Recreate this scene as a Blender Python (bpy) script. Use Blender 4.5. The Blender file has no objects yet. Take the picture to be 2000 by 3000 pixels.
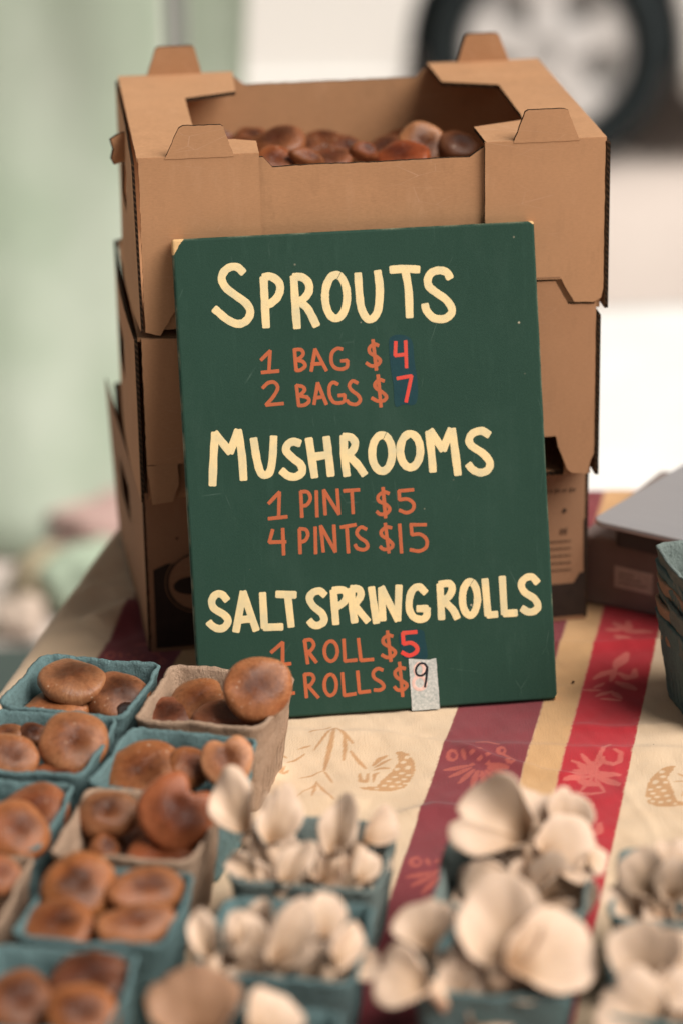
import bpy, math, random
import numpy as np
from mathutils import Vector, Matrix, noise
S = bpy.context.scene
COL = S.collection
rad = math.radians

# ------------------------------------------------------------------ camera
cam = bpy.data.cameras.new('camera')
cam.sensor_fit = 'VERTICAL'; cam.sensor_height = 36.0; cam.lens = 101.88
cam.clip_start = 0.05; cam.clip_end = 400
cam.dof.use_dof = True; cam.dof.focus_distance = 2.39; cam.dof.aperture_fstop = 2.35
co = bpy.data.objects.new('camera', cam); COL.objects.link(co)
PITCH, ROLL = 0.36602, -0.01865
fw = Vector((0, math.cos(PITCH), -math.sin(PITCH))); rt = Vector((1, 0, 0)); up = Vector((0, math.sin(PITCH), math.cos(PITCH)))
r2 = rt*math.cos(ROLL) + up*math.sin(ROLL); u2 = up*math.cos(ROLL) - rt*math.sin(ROLL)
m = Matrix((r2, u2, -fw)).transposed().to_4x4(); m.translation = (0, 0, 1.03557)
co.matrix_world = m
S.camera = co

# ------------------------------------------------------------------ light: soft overcast day, brightest from the upper right
SUN_DIR = Vector((0.57, -0.31, 0.76)).normalized()      # towards the sun
w = bpy.data.worlds.new('World'); S.world = w; w.use_nodes = True
nt = w.node_tree; bg = nt.nodes['Background']
sky = nt.nodes.new('ShaderNodeTexSky'); sky.sky_type = 'NISHITA'; sky.sun_disc = False
sky.sun_elevation = math.asin(SUN_DIR.z); sky.sun_rotation = math.atan2(SUN_DIR.x, SUN_DIR.y)
sky.dust_density = 3.0
hs = nt.nodes.new('ShaderNodeHueSaturation'); hs.inputs['Saturation'].default_value = 0.02   # cloud cover
nt.links.new(sky.outputs[0], hs.inputs['Color']); nt.links.new(hs.outputs[0], bg.inputs['Color'])
bg.inputs['Strength'].default_value = 0.05
sun = bpy.data.lights.new('sun', 'SUN'); sun.energy = 5.0; sun.angle = rad(42); sun.color = (1, 0.94, 0.865)
so = bpy.data.objects.new('sun', sun); COL.objects.link(so)
so.rotation_euler = SUN_DIR.to_track_quat('Z', 'Y').to_euler()
S.view_settings.view_transform = 'Standard'; S.view_settings.look = 'None'
S.view_settings.exposure = -0.02; S.view_settings.gamma = 1.0; S.view_settings.use_curve_mapping = False
S.cycles.use_denoising = True
S.cycles.max_bounces = 8

LETTERS=[('cream', 6.79, [[[57.7, 375.7], [53.3, 380.1], [47.5, 380.6], [42.1, 377.2], [39.6, 371.1], [42.8, 363.6], [50.3, 357.0], [58.4, 350.3], [61.8, 343.8], [60.2, 337.7], [55.3, 333.8], [49.4, 333.5], [41.9, 337.6], [35.9, 343.2], [32.4, 346.5]]]),
('cream', 6.79, [[[74.6, 370.2], [74.4, 351.5], [74.4, 329.6]], [[74.6, 370.7], [80.5, 371.0], [86.6, 366.5], [87.9, 360.2], [84.7, 353.0], [78.2, 348.2], [74.6, 347.3]]]),
('cream', 6.79, [[[99.8, 369.5], [99.8, 348.0], [100.2, 327.5]], [[99.8, 369.7], [106.7, 369.0], [111.7, 364.1], [111.7, 356.8], [106.7, 350.8], [101.4, 349.0]], [[103.5, 348.9], [109.5, 343.3], [113.3, 335.8], [116.4, 328.3]]]),
('cream', 6.79, [[[137.8, 368.6], [140.0, 366.3], [141.7, 362.7], [142.9, 358.3], [143.3, 353.3], [143.0, 348.1], [141.9, 343.2], [140.3, 339.0], [138.1, 335.7], [135.6, 333.8], [133.0, 333.3], [130.5, 334.2], [128.3, 336.6], [126.6, 340.1], [125.5, 344.6], [125.1, 349.6], [125.4, 354.7], [126.4, 359.6], [128.1, 363.8], [130.2, 367.1], [132.7, 369.0], [135.3, 369.5], [137.8, 368.6]]]),
('cream', 6.79, [[[153.5, 369.2], [153.7, 353.5], [154.7, 340.9], [158.5, 332.3], [162.7, 331.0], [167.1, 335.0], [169.6, 342.2], [171.1, 356.8], [170.1, 370.4]]]),
('cream', 6.79, [[[181.4, 371.3], [193.5, 371.5], [204.7, 370.3]], [[193.4, 370.2], [195.3, 353.4], [195.0, 331.4]]]),
('cream', 6.79, [[[230.8, 362.0], [228.3, 366.7], [222.0, 368.7], [215.5, 367.0], [212.1, 361.9], [212.8, 355.6], [218.9, 350.0], [226.1, 344.4], [230.6, 337.8], [230.8, 332.6], [226.3, 328.6], [220.9, 327.8], [214.6, 329.6], [209.6, 335.8], [208.6, 340.5]]]),
('orange', 3.07, [[[68.6, 302.1], [76.6, 309.2]], [[76.6, 309.2], [74.5, 290.9]], [[68.5, 291.6], [82.8, 292.1]]]),
('orange', 3.07, [[[97.0, 309.5], [97.5, 291.7]], [[97.0, 309.1], [102.3, 308.8], [104.2, 305.5], [101.9, 302.3], [97.6, 300.5]], [[97.6, 300.5], [103.4, 298.7], [105.1, 295.0], [101.3, 291.9], [97.5, 291.7]]]),
('orange', 3.07, [[[110.1, 290.5], [114.3, 308.5]], [[114.3, 308.5], [122.8, 290.2]], [[110.4, 296.2], [120.6, 296.2]]]),
('orange', 3.07, [[[137.0, 307.3], [132.9, 308.1], [128.4, 304.6], [127.4, 297.3], [129.9, 292.4], [135.1, 290.6], [140.0, 292.4], [140.7, 297.6]], [[140.7, 297.6], [135.4, 297.5]]]),
('orange', 3.07, [[[167.4, 308.7], [163.7, 310.0], [159.7, 307.1], [160.1, 302.8], [165.2, 299.4], [168.2, 296.1], [165.9, 292.6], [160.6, 291.9], [156.5, 294.6]], [[163.0, 313.6], [164.6, 288.3]]]),
('orange', 3.07, [[[68.6, 278.7], [73.4, 282.6], [78.7, 282.7], [81.2, 277.9], [77.0, 270.8], [70.7, 264.3]], [[70.7, 264.3], [85.1, 264.7]]]),
('orange', 3.07, [[[97.0, 279.1], [98.0, 261.9]], [[97.0, 279.1], [102.2, 277.8], [103.5, 274.6], [99.1, 270.6]], [[98.5, 270.6], [105.3, 268.6], [106.8, 265.3], [102.9, 262.4], [98.0, 262.3]]]),
('orange', 3.07, [[[110.9, 262.6], [115.0, 280.2]], [[115.0, 280.2], [121.2, 262.0]], [[112.0, 267.8], [119.5, 268.4]]]),
('orange', 3.07, [[[131.8, 278.2], [127.7, 279.9], [124.6, 276.5], [124.4, 269.2], [127.2, 263.7], [131.8, 262.4], [136.1, 263.8], [136.8, 268.9]], [[136.8, 268.9], [131.7, 268.7]]]),
('orange', 3.07, [[[148.2, 278.3], [144.0, 280.2], [141.1, 276.6], [143.0, 272.3], [148.2, 267.8], [149.5, 263.5], [146.1, 260.5], [140.9, 261.5], [138.5, 264.1]]]),
('orange', 3.07, [[[170.5, 278.7], [166.7, 279.8], [162.9, 277.0], [163.4, 273.2], [168.9, 269.1], [171.9, 265.4], [169.6, 262.3], [164.3, 262.2], [159.5, 265.0]], [[165.7, 284.0], [166.8, 257.2]]]),
('red', 3.07, [[[182.2, 311.0], [181.1, 299.5]], [[181.1, 299.5], [191.2, 300.0]], [[190.5, 311.2], [190.1, 288.9]]]),
('red', 3.07, [[[181.8, 280.2], [194.0, 281.6]], [[194.0, 281.6], [191.9, 273.7], [188.2, 260.2]]]),
('cream', 6.79, [[[22.1, 200.4], [24.1, 221.3], [26.6, 243.1]], [[26.6, 243.1], [38.3, 226.7]], [[38.3, 226.7], [46.0, 244.1]], [[46.0, 244.1], [48.0, 224.0], [48.3, 203.4]]]),
('cream', 6.79, [[[58.6, 236.4], [60.4, 219.1], [62.9, 208.4], [67.0, 205.7], [71.0, 209.0], [73.7, 220.4], [75.5, 237.1]]]),
('cream', 6.79, [[[96.9, 230.6], [91.7, 232.3], [86.9, 230.1], [85.4, 224.9], [90.9, 218.3], [96.9, 212.7], [97.6, 206.3], [92.1, 202.8], [85.9, 203.9], [80.8, 208.4]]]),
('cream', 6.79, [[[104.9, 233.7], [106.6, 216.3], [108.0, 201.9]], [[119.7, 234.0], [120.9, 217.5], [121.7, 202.3]], [[106.8, 218.4], [120.6, 219.7]]]),
('cream', 6.79, [[[134.1, 234.0], [133.8, 216.8], [134.9, 201.5]], [[134.1, 234.0], [140.4, 232.8], [143.3, 227.8], [140.8, 221.6], [134.3, 217.8]], [[137.4, 217.6], [144.4, 209.8], [149.7, 201.4]]]),
('cream', 6.79, [[[169.0, 232.5], [171.1, 230.6], [172.7, 227.6], [173.8, 223.8], [174.2, 219.6], [174.0, 215.3], [173.0, 211.3], [171.5, 207.7], [169.5, 205.1], [167.2, 203.5], [164.8, 203.1], [162.4, 203.9], [160.4, 205.9], [158.7, 208.8], [157.6, 212.6], [157.2, 216.8], [157.5, 221.1], [158.4, 225.2], [159.9, 228.7], [161.9, 231.3], [164.2, 232.9], [166.7, 233.3], [169.0, 232.5]]]),
('cream', 6.79, [[[192.8, 232.2], [194.9, 230.4], [196.6, 227.6], [197.7, 224.1], [198.1, 220.2], [197.9, 216.2], [197.0, 212.4], [195.5, 209.1], [193.5, 206.6], [191.2, 205.1], [188.7, 204.8], [186.4, 205.5], [184.3, 207.4], [182.6, 210.2], [181.5, 213.7], [181.1, 217.6], [181.3, 221.6], [182.3, 225.4], [183.8, 228.7], [185.8, 231.1], [188.1, 232.6], [190.5, 233.0], [192.8, 232.2]]]),
('cream', 6.79, [[[206.4, 233.5], [207.5, 214.4], [207.9, 200.6]], [[207.5, 234.5], [217.3, 218.1]], [[217.3, 218.1], [225.2, 234.5]], [[226.1, 234.5], [227.8, 213.2], [229.0, 196.6]]]),
('cream', 6.79, [[[257.0, 228.4], [251.2, 231.9], [243.6, 230.3], [240.2, 225.2], [242.0, 219.8], [251.3, 212.8], [256.7, 205.1], [254.9, 198.8], [248.3, 196.7], [242.0, 199.6], [238.6, 204.1]]]),
('orange', 3.07, [[[68.2, 181.8], [77.7, 190.7]], [[77.7, 190.7], [75.9, 169.3]], [[67.4, 169.0], [82.9, 169.7]]]),
('orange', 3.07, [[[95.7, 190.0], [95.5, 168.5]], [[95.7, 190.0], [101.5, 189.2], [103.4, 183.8], [100.3, 178.7], [96.0, 177.9]]]),
('orange', 3.07, [[[108.8, 189.8], [108.2, 168.1]]]),
('orange', 3.07, [[[115.3, 169.4], [115.1, 190.1]], [[115.1, 190.1], [126.7, 169.1]], [[126.7, 169.1], [126.4, 190.2]]]),
('orange', 3.07, [[[131.6, 188.4], [144.8, 188.6]], [[138.4, 188.6], [138.4, 169.0]]]),
('orange', 3.07, [[[169.6, 183.9], [165.4, 185.3], [160.6, 182.4], [160.8, 178.1], [167.0, 174.6], [169.5, 170.6], [166.6, 167.2], [161.3, 166.9], [158.6, 169.2]], [[164.8, 189.1], [165.6, 163.7]]]),
('orange', 3.07, [[[190.6, 185.8], [178.2, 185.5]], [[178.2, 185.5], [178.3, 178.1]], [[178.3, 178.1], [185.3, 178.1], [190.0, 174.2], [189.1, 169.0], [183.6, 166.8], [177.8, 169.3]]]),
('orange', 3.07, [[[70.3, 159.5], [66.9, 149.2]], [[66.9, 149.2], [80.7, 148.7]], [[78.8, 160.0], [78.4, 137.9]]]),
('orange', 3.07, [[[92.8, 158.5], [92.3, 138.1]], [[92.9, 158.9], [98.1, 157.8], [99.6, 153.4], [97.2, 148.9], [92.9, 147.5]]]),
('orange', 3.07, [[[106.2, 159.4], [105.4, 137.2]]]),
('orange', 3.07, [[[111.9, 138.3], [110.9, 160.1]], [[110.9, 160.1], [122.0, 137.6]], [[122.0, 137.6], [122.0, 160.1]]]),
('orange', 3.07, [[[127.4, 158.0], [140.2, 159.3]], [[132.5, 158.1], [132.6, 136.1]]]),
('orange', 3.07, [[[148.9, 155.0], [144.3, 157.0], [140.7, 152.9], [142.6, 148.6], [147.9, 144.4], [149.2, 140.1], [145.8, 137.8], [140.6, 139.2], [138.6, 142.5]]]),
('orange', 3.07, [[[170.2, 154.9], [166.0, 155.6], [161.6, 152.7], [161.8, 148.9], [167.1, 144.9], [170.5, 140.5], [168.2, 137.4], [162.8, 137.1], [159.8, 139.4]], [[165.1, 158.8], [166.9, 133.9]]]),
('orange', 3.07, [[[177.2, 157.4], [177.6, 133.2]]]),
('orange', 3.07, [[[199.7, 155.6], [186.3, 156.4]], [[186.9, 156.4], [187.3, 147.9]], [[187.3, 147.9], [194.4, 147.8], [199.5, 142.9], [198.7, 136.5], [192.6, 133.7], [185.2, 135.3]]]),
('cream', 6.35, [[[28.5, 103.1], [24.5, 108.0], [19.3, 108.0], [15.8, 102.9], [17.5, 96.5], [25.6, 90.6], [28.5, 85.2], [25.0, 80.1], [19.7, 79.4], [14.6, 82.5], [12.1, 85.6]]]),
('cream', 6.35, [[[34.7, 76.3], [42.5, 108.5]], [[42.5, 108.5], [51.6, 76.2]], [[39.1, 85.5], [48.6, 85.9]]]),
('cream', 6.35, [[[58.8, 106.4], [58.7, 77.8]], [[58.7, 77.8], [73.5, 77.3]]]),
('cream', 6.35, [[[70.8, 105.0], [86.2, 103.5]], [[79.8, 104.0], [81.3, 77.4]]]),
('cream', 6.35, [[[110.9, 101.9], [106.9, 105.4], [101.1, 104.3], [98.0, 99.6], [100.9, 93.0], [107.9, 86.2], [109.1, 79.7], [104.2, 76.5], [100.0, 77.2], [97.0, 80.6]]]),
('cream', 6.35, [[[118.5, 104.6], [118.8, 90.8], [119.1, 77.0]], [[118.5, 105.2], [127.0, 104.7], [129.3, 99.6], [126.5, 94.5], [119.9, 90.7]]]),
('cream', 6.35, [[[133.4, 105.1], [133.6, 89.8], [134.7, 77.4]], [[133.5, 105.7], [139.8, 104.7], [141.2, 99.9], [138.2, 94.8], [133.7, 90.8]], [[135.8, 90.7], [145.8, 77.3]]]),
('cream', 6.35, [[[150.5, 105.2], [151.8, 90.7], [153.1, 75.7]]]),
('cream', 6.35, [[[158.6, 77.5], [158.9, 104.0]], [[159.0, 104.7], [171.3, 76.6]], [[171.3, 76.6], [173.9, 105.2]]]),
('cream', 6.35, [[[196.0, 98.4], [191.0, 103.4], [185.5, 101.2], [182.3, 94.0], [181.8, 84.5], [185.3, 77.8], [191.6, 75.7], [196.0, 78.2], [196.8, 84.5]], [[196.8, 84.5], [188.9, 85.0]]]),
('cream', 6.35, [[[208.8, 104.0], [208.8, 89.0], [208.7, 75.2]], [[208.8, 104.4], [216.7, 104.5], [219.1, 100.1], [216.2, 93.9], [210.0, 90.0]], [[211.7, 89.9], [218.8, 82.0], [222.0, 74.9]]]),
('cream', 6.35, [[[236.4, 104.1], [238.0, 102.2], [239.2, 99.4], [240.0, 95.9], [240.3, 92.0], [240.1, 87.9], [239.3, 84.1], [238.1, 80.8], [236.6, 78.3], [234.8, 76.7], [233.0, 76.3], [231.2, 77.1], [229.7, 79.0], [228.4, 81.7], [227.6, 85.3], [227.4, 89.2], [227.6, 93.2], [228.3, 97.1], [229.5, 100.4], [231.1, 102.9], [232.8, 104.4], [234.7, 104.8], [236.4, 104.1]]]),
('cream', 6.35, [[[247.5, 105.7], [248.5, 75.7]], [[248.5, 75.7], [256.1, 75.7]]]),
('cream', 6.35, [[[262.4, 106.9], [262.6, 75.9]], [[262.6, 75.9], [272.9, 75.8]]]),
('cream', 6.35, [[[292.3, 100.6], [287.8, 105.6], [281.7, 104.5], [278.4, 99.4], [281.1, 92.8], [289.0, 86.9], [291.9, 80.3], [288.5, 76.3], [283.1, 76.0], [278.3, 79.1]]]),
('orange', 3.07, [[[63.2, 56.3], [73.4, 64.1]], [[73.4, 64.1], [72.3, 45.5]], [[66.0, 45.1], [79.1, 45.7]]]),
('orange', 3.07, [[[91.9, 64.6], [93.5, 44.7]], [[91.9, 64.6], [97.2, 64.6], [99.5, 60.2], [96.7, 55.7], [93.4, 54.7]], [[94.5, 54.6], [100.8, 45.3]]]),
('orange', 3.07, [[[115.7, 61.9], [117.0, 60.8], [118.1, 59.1], [118.8, 57.0], [119.1, 54.7], [119.0, 52.2], [118.4, 50.0], [117.4, 48.0], [116.1, 46.5], [114.6, 45.7], [113.0, 45.5], [111.5, 46.0], [110.2, 47.1], [109.1, 48.8], [108.4, 50.9], [108.1, 53.2], [108.2, 55.6], [108.8, 57.9], [109.8, 59.9], [111.1, 61.3], [112.6, 62.2], [114.1, 62.4], [115.7, 61.9]]]),
('orange', 3.07, [[[124.7, 63.2], [124.8, 44.7]], [[124.8, 44.7], [134.8, 45.0]]]),
('orange', 3.07, [[[137.1, 63.0], [138.2, 44.4]], [[138.2, 44.4], [148.9, 44.5]]]),
('orange', 3.07, [[[166.3, 63.1], [162.8, 64.0], [158.4, 61.5], [158.5, 57.3], [163.7, 53.7], [167.8, 49.6], [165.4, 46.1], [160.5, 45.4], [156.3, 47.8]], [[162.1, 67.7], [163.7, 42.0]]]),
('orange', 3.07, [[[65.7, 33.9], [71.3, 37.7], [76.5, 35.9], [76.1, 29.9], [67.1, 19.9]], [[67.1, 19.9], [80.9, 20.7]]]),
('orange', 3.07, [[[90.3, 35.8], [90.9, 16.1]], [[90.3, 35.8], [96.0, 35.4], [97.9, 31.6], [95.1, 26.9], [91.8, 25.7]], [[92.9, 25.6], [100.8, 15.4]]]),
('orange', 3.07, [[[113.6, 33.8], [114.8, 32.6], [115.8, 30.8], [116.4, 28.6], [116.7, 26.1], [116.5, 23.6], [116.0, 21.2], [115.1, 19.1], [113.9, 17.6], [112.5, 16.7], [111.0, 16.4], [109.6, 16.9], [108.4, 18.1], [107.4, 19.9], [106.7, 22.1], [106.5, 24.6], [106.6, 27.1], [107.2, 29.5], [108.1, 31.5], [109.3, 33.1], [110.7, 34.0], [112.2, 34.2], [113.6, 33.8]]]),
('orange', 3.07, [[[122.1, 34.8], [122.6, 15.6]], [[122.6, 15.6], [132.4, 16.4]]]),
('orange', 3.07, [[[134.9, 35.4], [135.5, 17.3]], [[135.5, 17.3], [144.7, 17.7]]]),
('orange', 3.07, [[[156.3, 35.0], [152.1, 36.4], [148.3, 33.5], [148.9, 28.7], [154.6, 24.5], [156.6, 20.5], [153.2, 18.2], [148.3, 18.5]]]),
('orange', 3.07, [[[175.5, 34.8], [171.3, 35.7], [166.8, 32.6], [167.7, 28.3], [172.8, 24.3], [176.3, 20.8], [173.5, 17.2], [168.2, 17.1], [165.5, 19.9]], [[170.9, 40.4], [172.1, 11.5]]]),
('red', 3.5, [[[186.8, 65.4], [175.0, 65.1]], [[175.0, 65.1], [175.2, 56.1]], [[175.2, 56.1], [182.0, 56.3], [186.5, 52.2], [185.4, 48.0], [179.3, 45.8], [173.5, 48.8]]])]
PATCHES=[[[176.4, 310.3], [178.8, 315.4], [185.2, 316.8], [192.6, 314.7], [196.5, 309.2], [197.2, 294.4], [198.9, 273.3], [197.6, 260.7], [193.8, 257.1], [186.4, 258.2], [178.9, 257.2], [178.3, 274.5], [176.7, 291.4]], [[172.9, 65.9], [191.2, 66.8], [193.9, 58.1], [194.6, 42.4], [183.5, 43.8], [176.0, 43.1], [172.8, 51.0]]]
TAPE=[[178.8, 43.1], [189.8, 41.7], [196.2, 41.0], [202.3, 42.1], [202.8, 23.3], [203.2, -1.4], [179.4, -1.4], [179.1, 20.6]]
NINE=[[[194.2, 35.0], [191.8, 38.1], [187.5, 38.0], [184.5, 33.5], [185.3, 29.2], [189.1, 28.1], [192.7, 30.4], [194.4, 35.0]], [[194.4, 35.0], [193.3, 27.1], [191.4, 18.1]]]
GHOST=[[[189.1, 38.1], [190.0, 37.3], [190.8, 36.2], [191.3, 34.8], [191.5, 33.3], [191.4, 31.7], [191.0, 30.3], [190.3, 29.0], [189.4, 28.0], [188.4, 27.5], [187.3, 27.3], [186.2, 27.7], [185.3, 28.4], [184.5, 29.5], [184.0, 30.9], [183.8, 32.4], [183.9, 34.0], [184.3, 35.5], [185.0, 36.7], [185.9, 37.7], [186.9, 38.3], [188.0, 38.4], [189.1, 38.1]], [[188.9, 27.0], [190.1, 26.2], [191.2, 25.1], [191.9, 23.7], [192.2, 22.1], [192.1, 20.6], [191.6, 19.1], [190.7, 17.8], [189.5, 16.9], [188.1, 16.4], [186.7, 16.3], [185.3, 16.6], [184.0, 17.4], [182.9, 18.5], [182.2, 19.9], [181.9, 21.4], [182.0, 23.0], [182.5, 24.5], [183.4, 25.7], [184.6, 26.7], [186.0, 27.2], [187.4, 27.3], [188.9, 27.0]]]
MOTIFS={'cream': [([[-48.0, 2190.7], [-40.1, 2195.4], [-32.8, 2203.9]], 1.66),
([[-38.2, 2160.4], [-33.6, 2181.9], [-29.6, 2200.8]], 1.64),
([[-28.4, 2200.8], [-26.2, 2172.8], [-24.4, 2146.9], [-22.5, 2124.3]], 2.81),
([[-22.5, 2124.3], [-30.5, 2114.9], [-39.5, 2110.6]], 1.12),
([[-22.2, 2122.9], [-17.2, 2113.0], [-11.4, 2100.4]], 1.49),
([[-27.4, 2202.2], [-17.6, 2184.1], [-7.8, 2169.2]], 2.05),
([[-17.6, 2184.1], [-13.1, 2163.6], [-10.3, 2142.1]], 2.29),
([[-7.5, 2157.0], [3.6, 2137.2], [10.6, 2126.3]], 2.26),
([[-51.5, 2163.8], [-42.9, 2167.8]], 1.51),
([[-54.8, 2136.9], [-49.6, 2142.3], [-44.7, 2154.9]], 1.75),
([[-64.3, 2152.9], [-57.5, 2146.9]], 1.51),
([[-59.3, 2125.9], [-60.1, 2112.0]], 1.74),
([[-55.5, 2128.5], [-55.8, 2111.8]], 1.74),
([[-51.2, 2122.7], [-53.6, 2113.1]], 1.74),
([[-24.9, 2105.0], [-25.4, 2095.5], [-34.3, 2072.9]], 1.23),
([[-24.9, 2102.3], [-22.1, 2072.4]], 1.6),
([[-24.1, 2102.3], [-4.0, 2066.3]], 1.48),
([[7.5, 2116.1], [10.7, 2102.2], [15.9, 2100.6], [14.3, 2115.8]], 2.48),
([[21.4, 2100.4], [19.6, 2114.2], [22.3, 2117.4]], 2.09),
([[15.7, 2132.5], [18.8, 2142.8], [23.7, 2147.2]], 3.24),
([[17.7, 2128.2], [22.7, 2135.0], [28.0, 2140.5]], 2.12),
([[18.1, 2122.6], [23.1, 2125.8], [30.0, 2124.9]], 1.74)], 'burg': [([[94.1, 2126.5], [75.9, 2119.9]], 3.85),
([[96.0, 2122.6], [81.8, 2107.9]], 3.85),
([[99.0, 2118.8], [91.0, 2096.2]], 3.85),
([[102.6, 2116.4], [102.3, 2088.8]], 3.85),
([[106.3, 2115.7], [113.6, 2086.5]], 3.85),
([[109.5, 2117.8], [123.7, 2093.1]], 3.85),
([[110.6, 2122.6], [127.2, 2107.8]], 3.85),
([[110.5, 2125.8], [127.0, 2117.8]], 3.85),
([[98.6, 2149.8], [101.1, 2149.7]], 3.21),
([[93.0, 2143.8], [95.6, 2143.7]], 3.21),
([[106.9, 2138.5], [109.5, 2138.4]], 3.21),
([[95.3, 2128.1], [97.9, 2128.0]], 3.21),
([[108.5, 2127.5], [111.0, 2127.4]], 3.21),
([[100.7, 2135.1], [103.2, 2135.0]], 3.21),
([[82.2, 2143.2], [81.9, 2138.4], [79.7, 2136.3], [76.7, 2138.0], [74.6, 2142.5], [74.5, 2147.5], [76.4, 2150.3], [79.4, 2149.3], [81.7, 2145.1]], 2.56),
([[120.6, 2148.9], [120.3, 2145.3], [118.6, 2143.7], [116.4, 2144.9], [114.9, 2148.3], [114.8, 2152.1], [116.3, 2154.2], [118.5, 2153.5], [120.2, 2150.3]], 2.56),
([[131.3, 2128.4], [131.0, 2124.9], [129.3, 2123.3], [127.2, 2124.5], [125.7, 2127.9], [125.6, 2131.6], [127.1, 2133.7], [129.3, 2132.9], [131.0, 2129.9]], 2.56),
([[94.9, 2163.6], [104.0, 2166.2], [114.2, 2159.8]], 2.24),
([[85.6, 2148.5], [89.6, 2137.4]], 2.56),
([[116.3, 2147.2], [129.5, 2132.1]], 1.92)], 'red': [([[196.3, 2120.2], [203.5, 2158.2]], 2.88),
([[196.5, 2118.4], [184.7, 2138.8]], 3.52),
([[196.7, 2116.6], [177.8, 2129.3]], 2.56),
([[197.2, 2111.3], [181.0, 2114.8]], 2.87),
([[198.0, 2104.1], [176.0, 2096.2]], 4.46),
([[198.2, 2102.3], [190.0, 2076.4]], 2.54),
([[190.0, 2076.4], [198.3, 2071.9], [210.6, 2073.8]], 2.2),
([[210.6, 2073.8], [199.2, 2100.5]], 2.2),
([[199.6, 2104.1], [220.4, 2084.9]], 4.77),
([[200.4, 2111.1], [218.8, 2101.5]], 2.55),
([[199.8, 2147.3], [205.7, 2160.0]], 3.24),
([[201.1, 2134.5], [205.3, 2125.3], [212.1, 2121.4], [217.1, 2126.6], [216.7, 2139.3], [210.5, 2145.0]], 3.22),
([[199.7, 2118.3], [202.9, 2132.6]], 3.84),
([[193.3, 2288.0], [194.9, 2315.8]], 3.89),
([[194.9, 2315.8], [201.1, 2343.9]], 8.48),
([[178.6, 2294.0], [185.6, 2303.3], [193.8, 2309.4]], 5.49),
([[198.9, 2302.7], [206.8, 2293.8], [212.7, 2296.7], [211.9, 2310.7]], 5.16),
([[171.6, 2270.1], [186.6, 2268.4]], 2.28),
([[180.8, 2273.9], [187.7, 2283.0]], 3.16),
([[198.8, 2285.7], [216.1, 2270.2]], 5.3),
([[184.3, 2257.1], [194.8, 2264.9]], 4.02),
([[196.6, 2264.8], [205.7, 2252.0]], 4.03),
([[188.5, 2250.7], [206.1, 2247.8]], 2.27),
([[183.1, 2416.1], [197.0, 2395.8]], 4.63),
([[197.0, 2395.8], [219.1, 2393.6]], 4.6),
([[178.4, 2399.0], [191.3, 2398.4]], 4.6),
([[188.0, 2384.8], [202.4, 2377.3]], 5.49),
([[195.0, 2416.7], [199.5, 2398.0]], 4.63)], 'ell': [([41.3, 2142.7], 2.5, 2.75),
([39.6, 2134.3], 2.25, 2.75),
([44.9, 2124.8], 2.49, 3.8280000000000003),
([36.6, 2122.7], 2.24, 2.4640000000000004),
([41.5, 2115.5], 2.48, 1.9140000000000001),
([47.7, 2111.7], 2.47, 1.9140000000000001),
([45.2, 2104.9], 2.47, 1.8920000000000001),
([37.0, 2109.3], 2.22, 1.8920000000000001),
([41.2, 2099.5], 2.46, 1.8920000000000001),
([33.5, 2101.2], 2.22, 1.8920000000000001),
([37.7, 2091.5], 2.45, 1.8920000000000001),
([31.3, 2093.1], 2.21, 1.8920000000000001),
([47.7, 2097.1], 2.21, 1.6280000000000001),
([26.1, 2087.9], 1.72, 1.342),
([44.2, 2092.6], 1.96, 1.6280000000000001)], 'poly': [('cream', [[30.8, 2153.1], [34.5, 2153.5], [41.6, 2148.4], [48.1, 2135.4], [51.3, 2121.2], [51.4, 2104.6], [47.7, 2089.7], [39.1, 2083.3], [30.5, 2083.7], [16.7, 2085.6], [11.7, 2089.9], [25.3, 2092.0], [28.1, 2104.2], [33.6, 2122.0], [35.8, 2134.5]])]}
BASKETS={'B1': (-0.1654, 2.0609, -0.2395, 'tan'), 'B2': (-0.1931, 1.946, -0.2594, 'blue'), 'B3': (-0.2124, 1.8375, -0.2001, 'tan'), 'B4': (-0.2266, 1.7188, -0.1723, 'blue'), 'A1': (-0.275, 2.0903, -0.2544, 'blue'), 'A2': (-0.3001, 1.9825, -0.21, 'blue'), 'A3': (-0.3235, 1.864, -0.19, 'blue'), 'A4': (-0.3419, 1.7471, -0.166, 'tan'), 'B5': (-0.2576, 1.6052, -0.15, 'blue'), 'C1': (-0.0846, 1.7921, -0.197, 'grey'), 'C2': (-0.1014, 1.665, -0.157, 'blue'), 'C3': (-0.1231, 1.5252, -0.15, 'blue'), 'D1': (0.0559, 1.751, -0.17, 'grey'), 'D2': (0.0389, 1.6386, -0.15, 'blue'), 'E1': (0.1753, 1.7273, -0.17, 'blue'), 'E2': (0.1567, 1.6023, -0.19, 'blue')}
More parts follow.
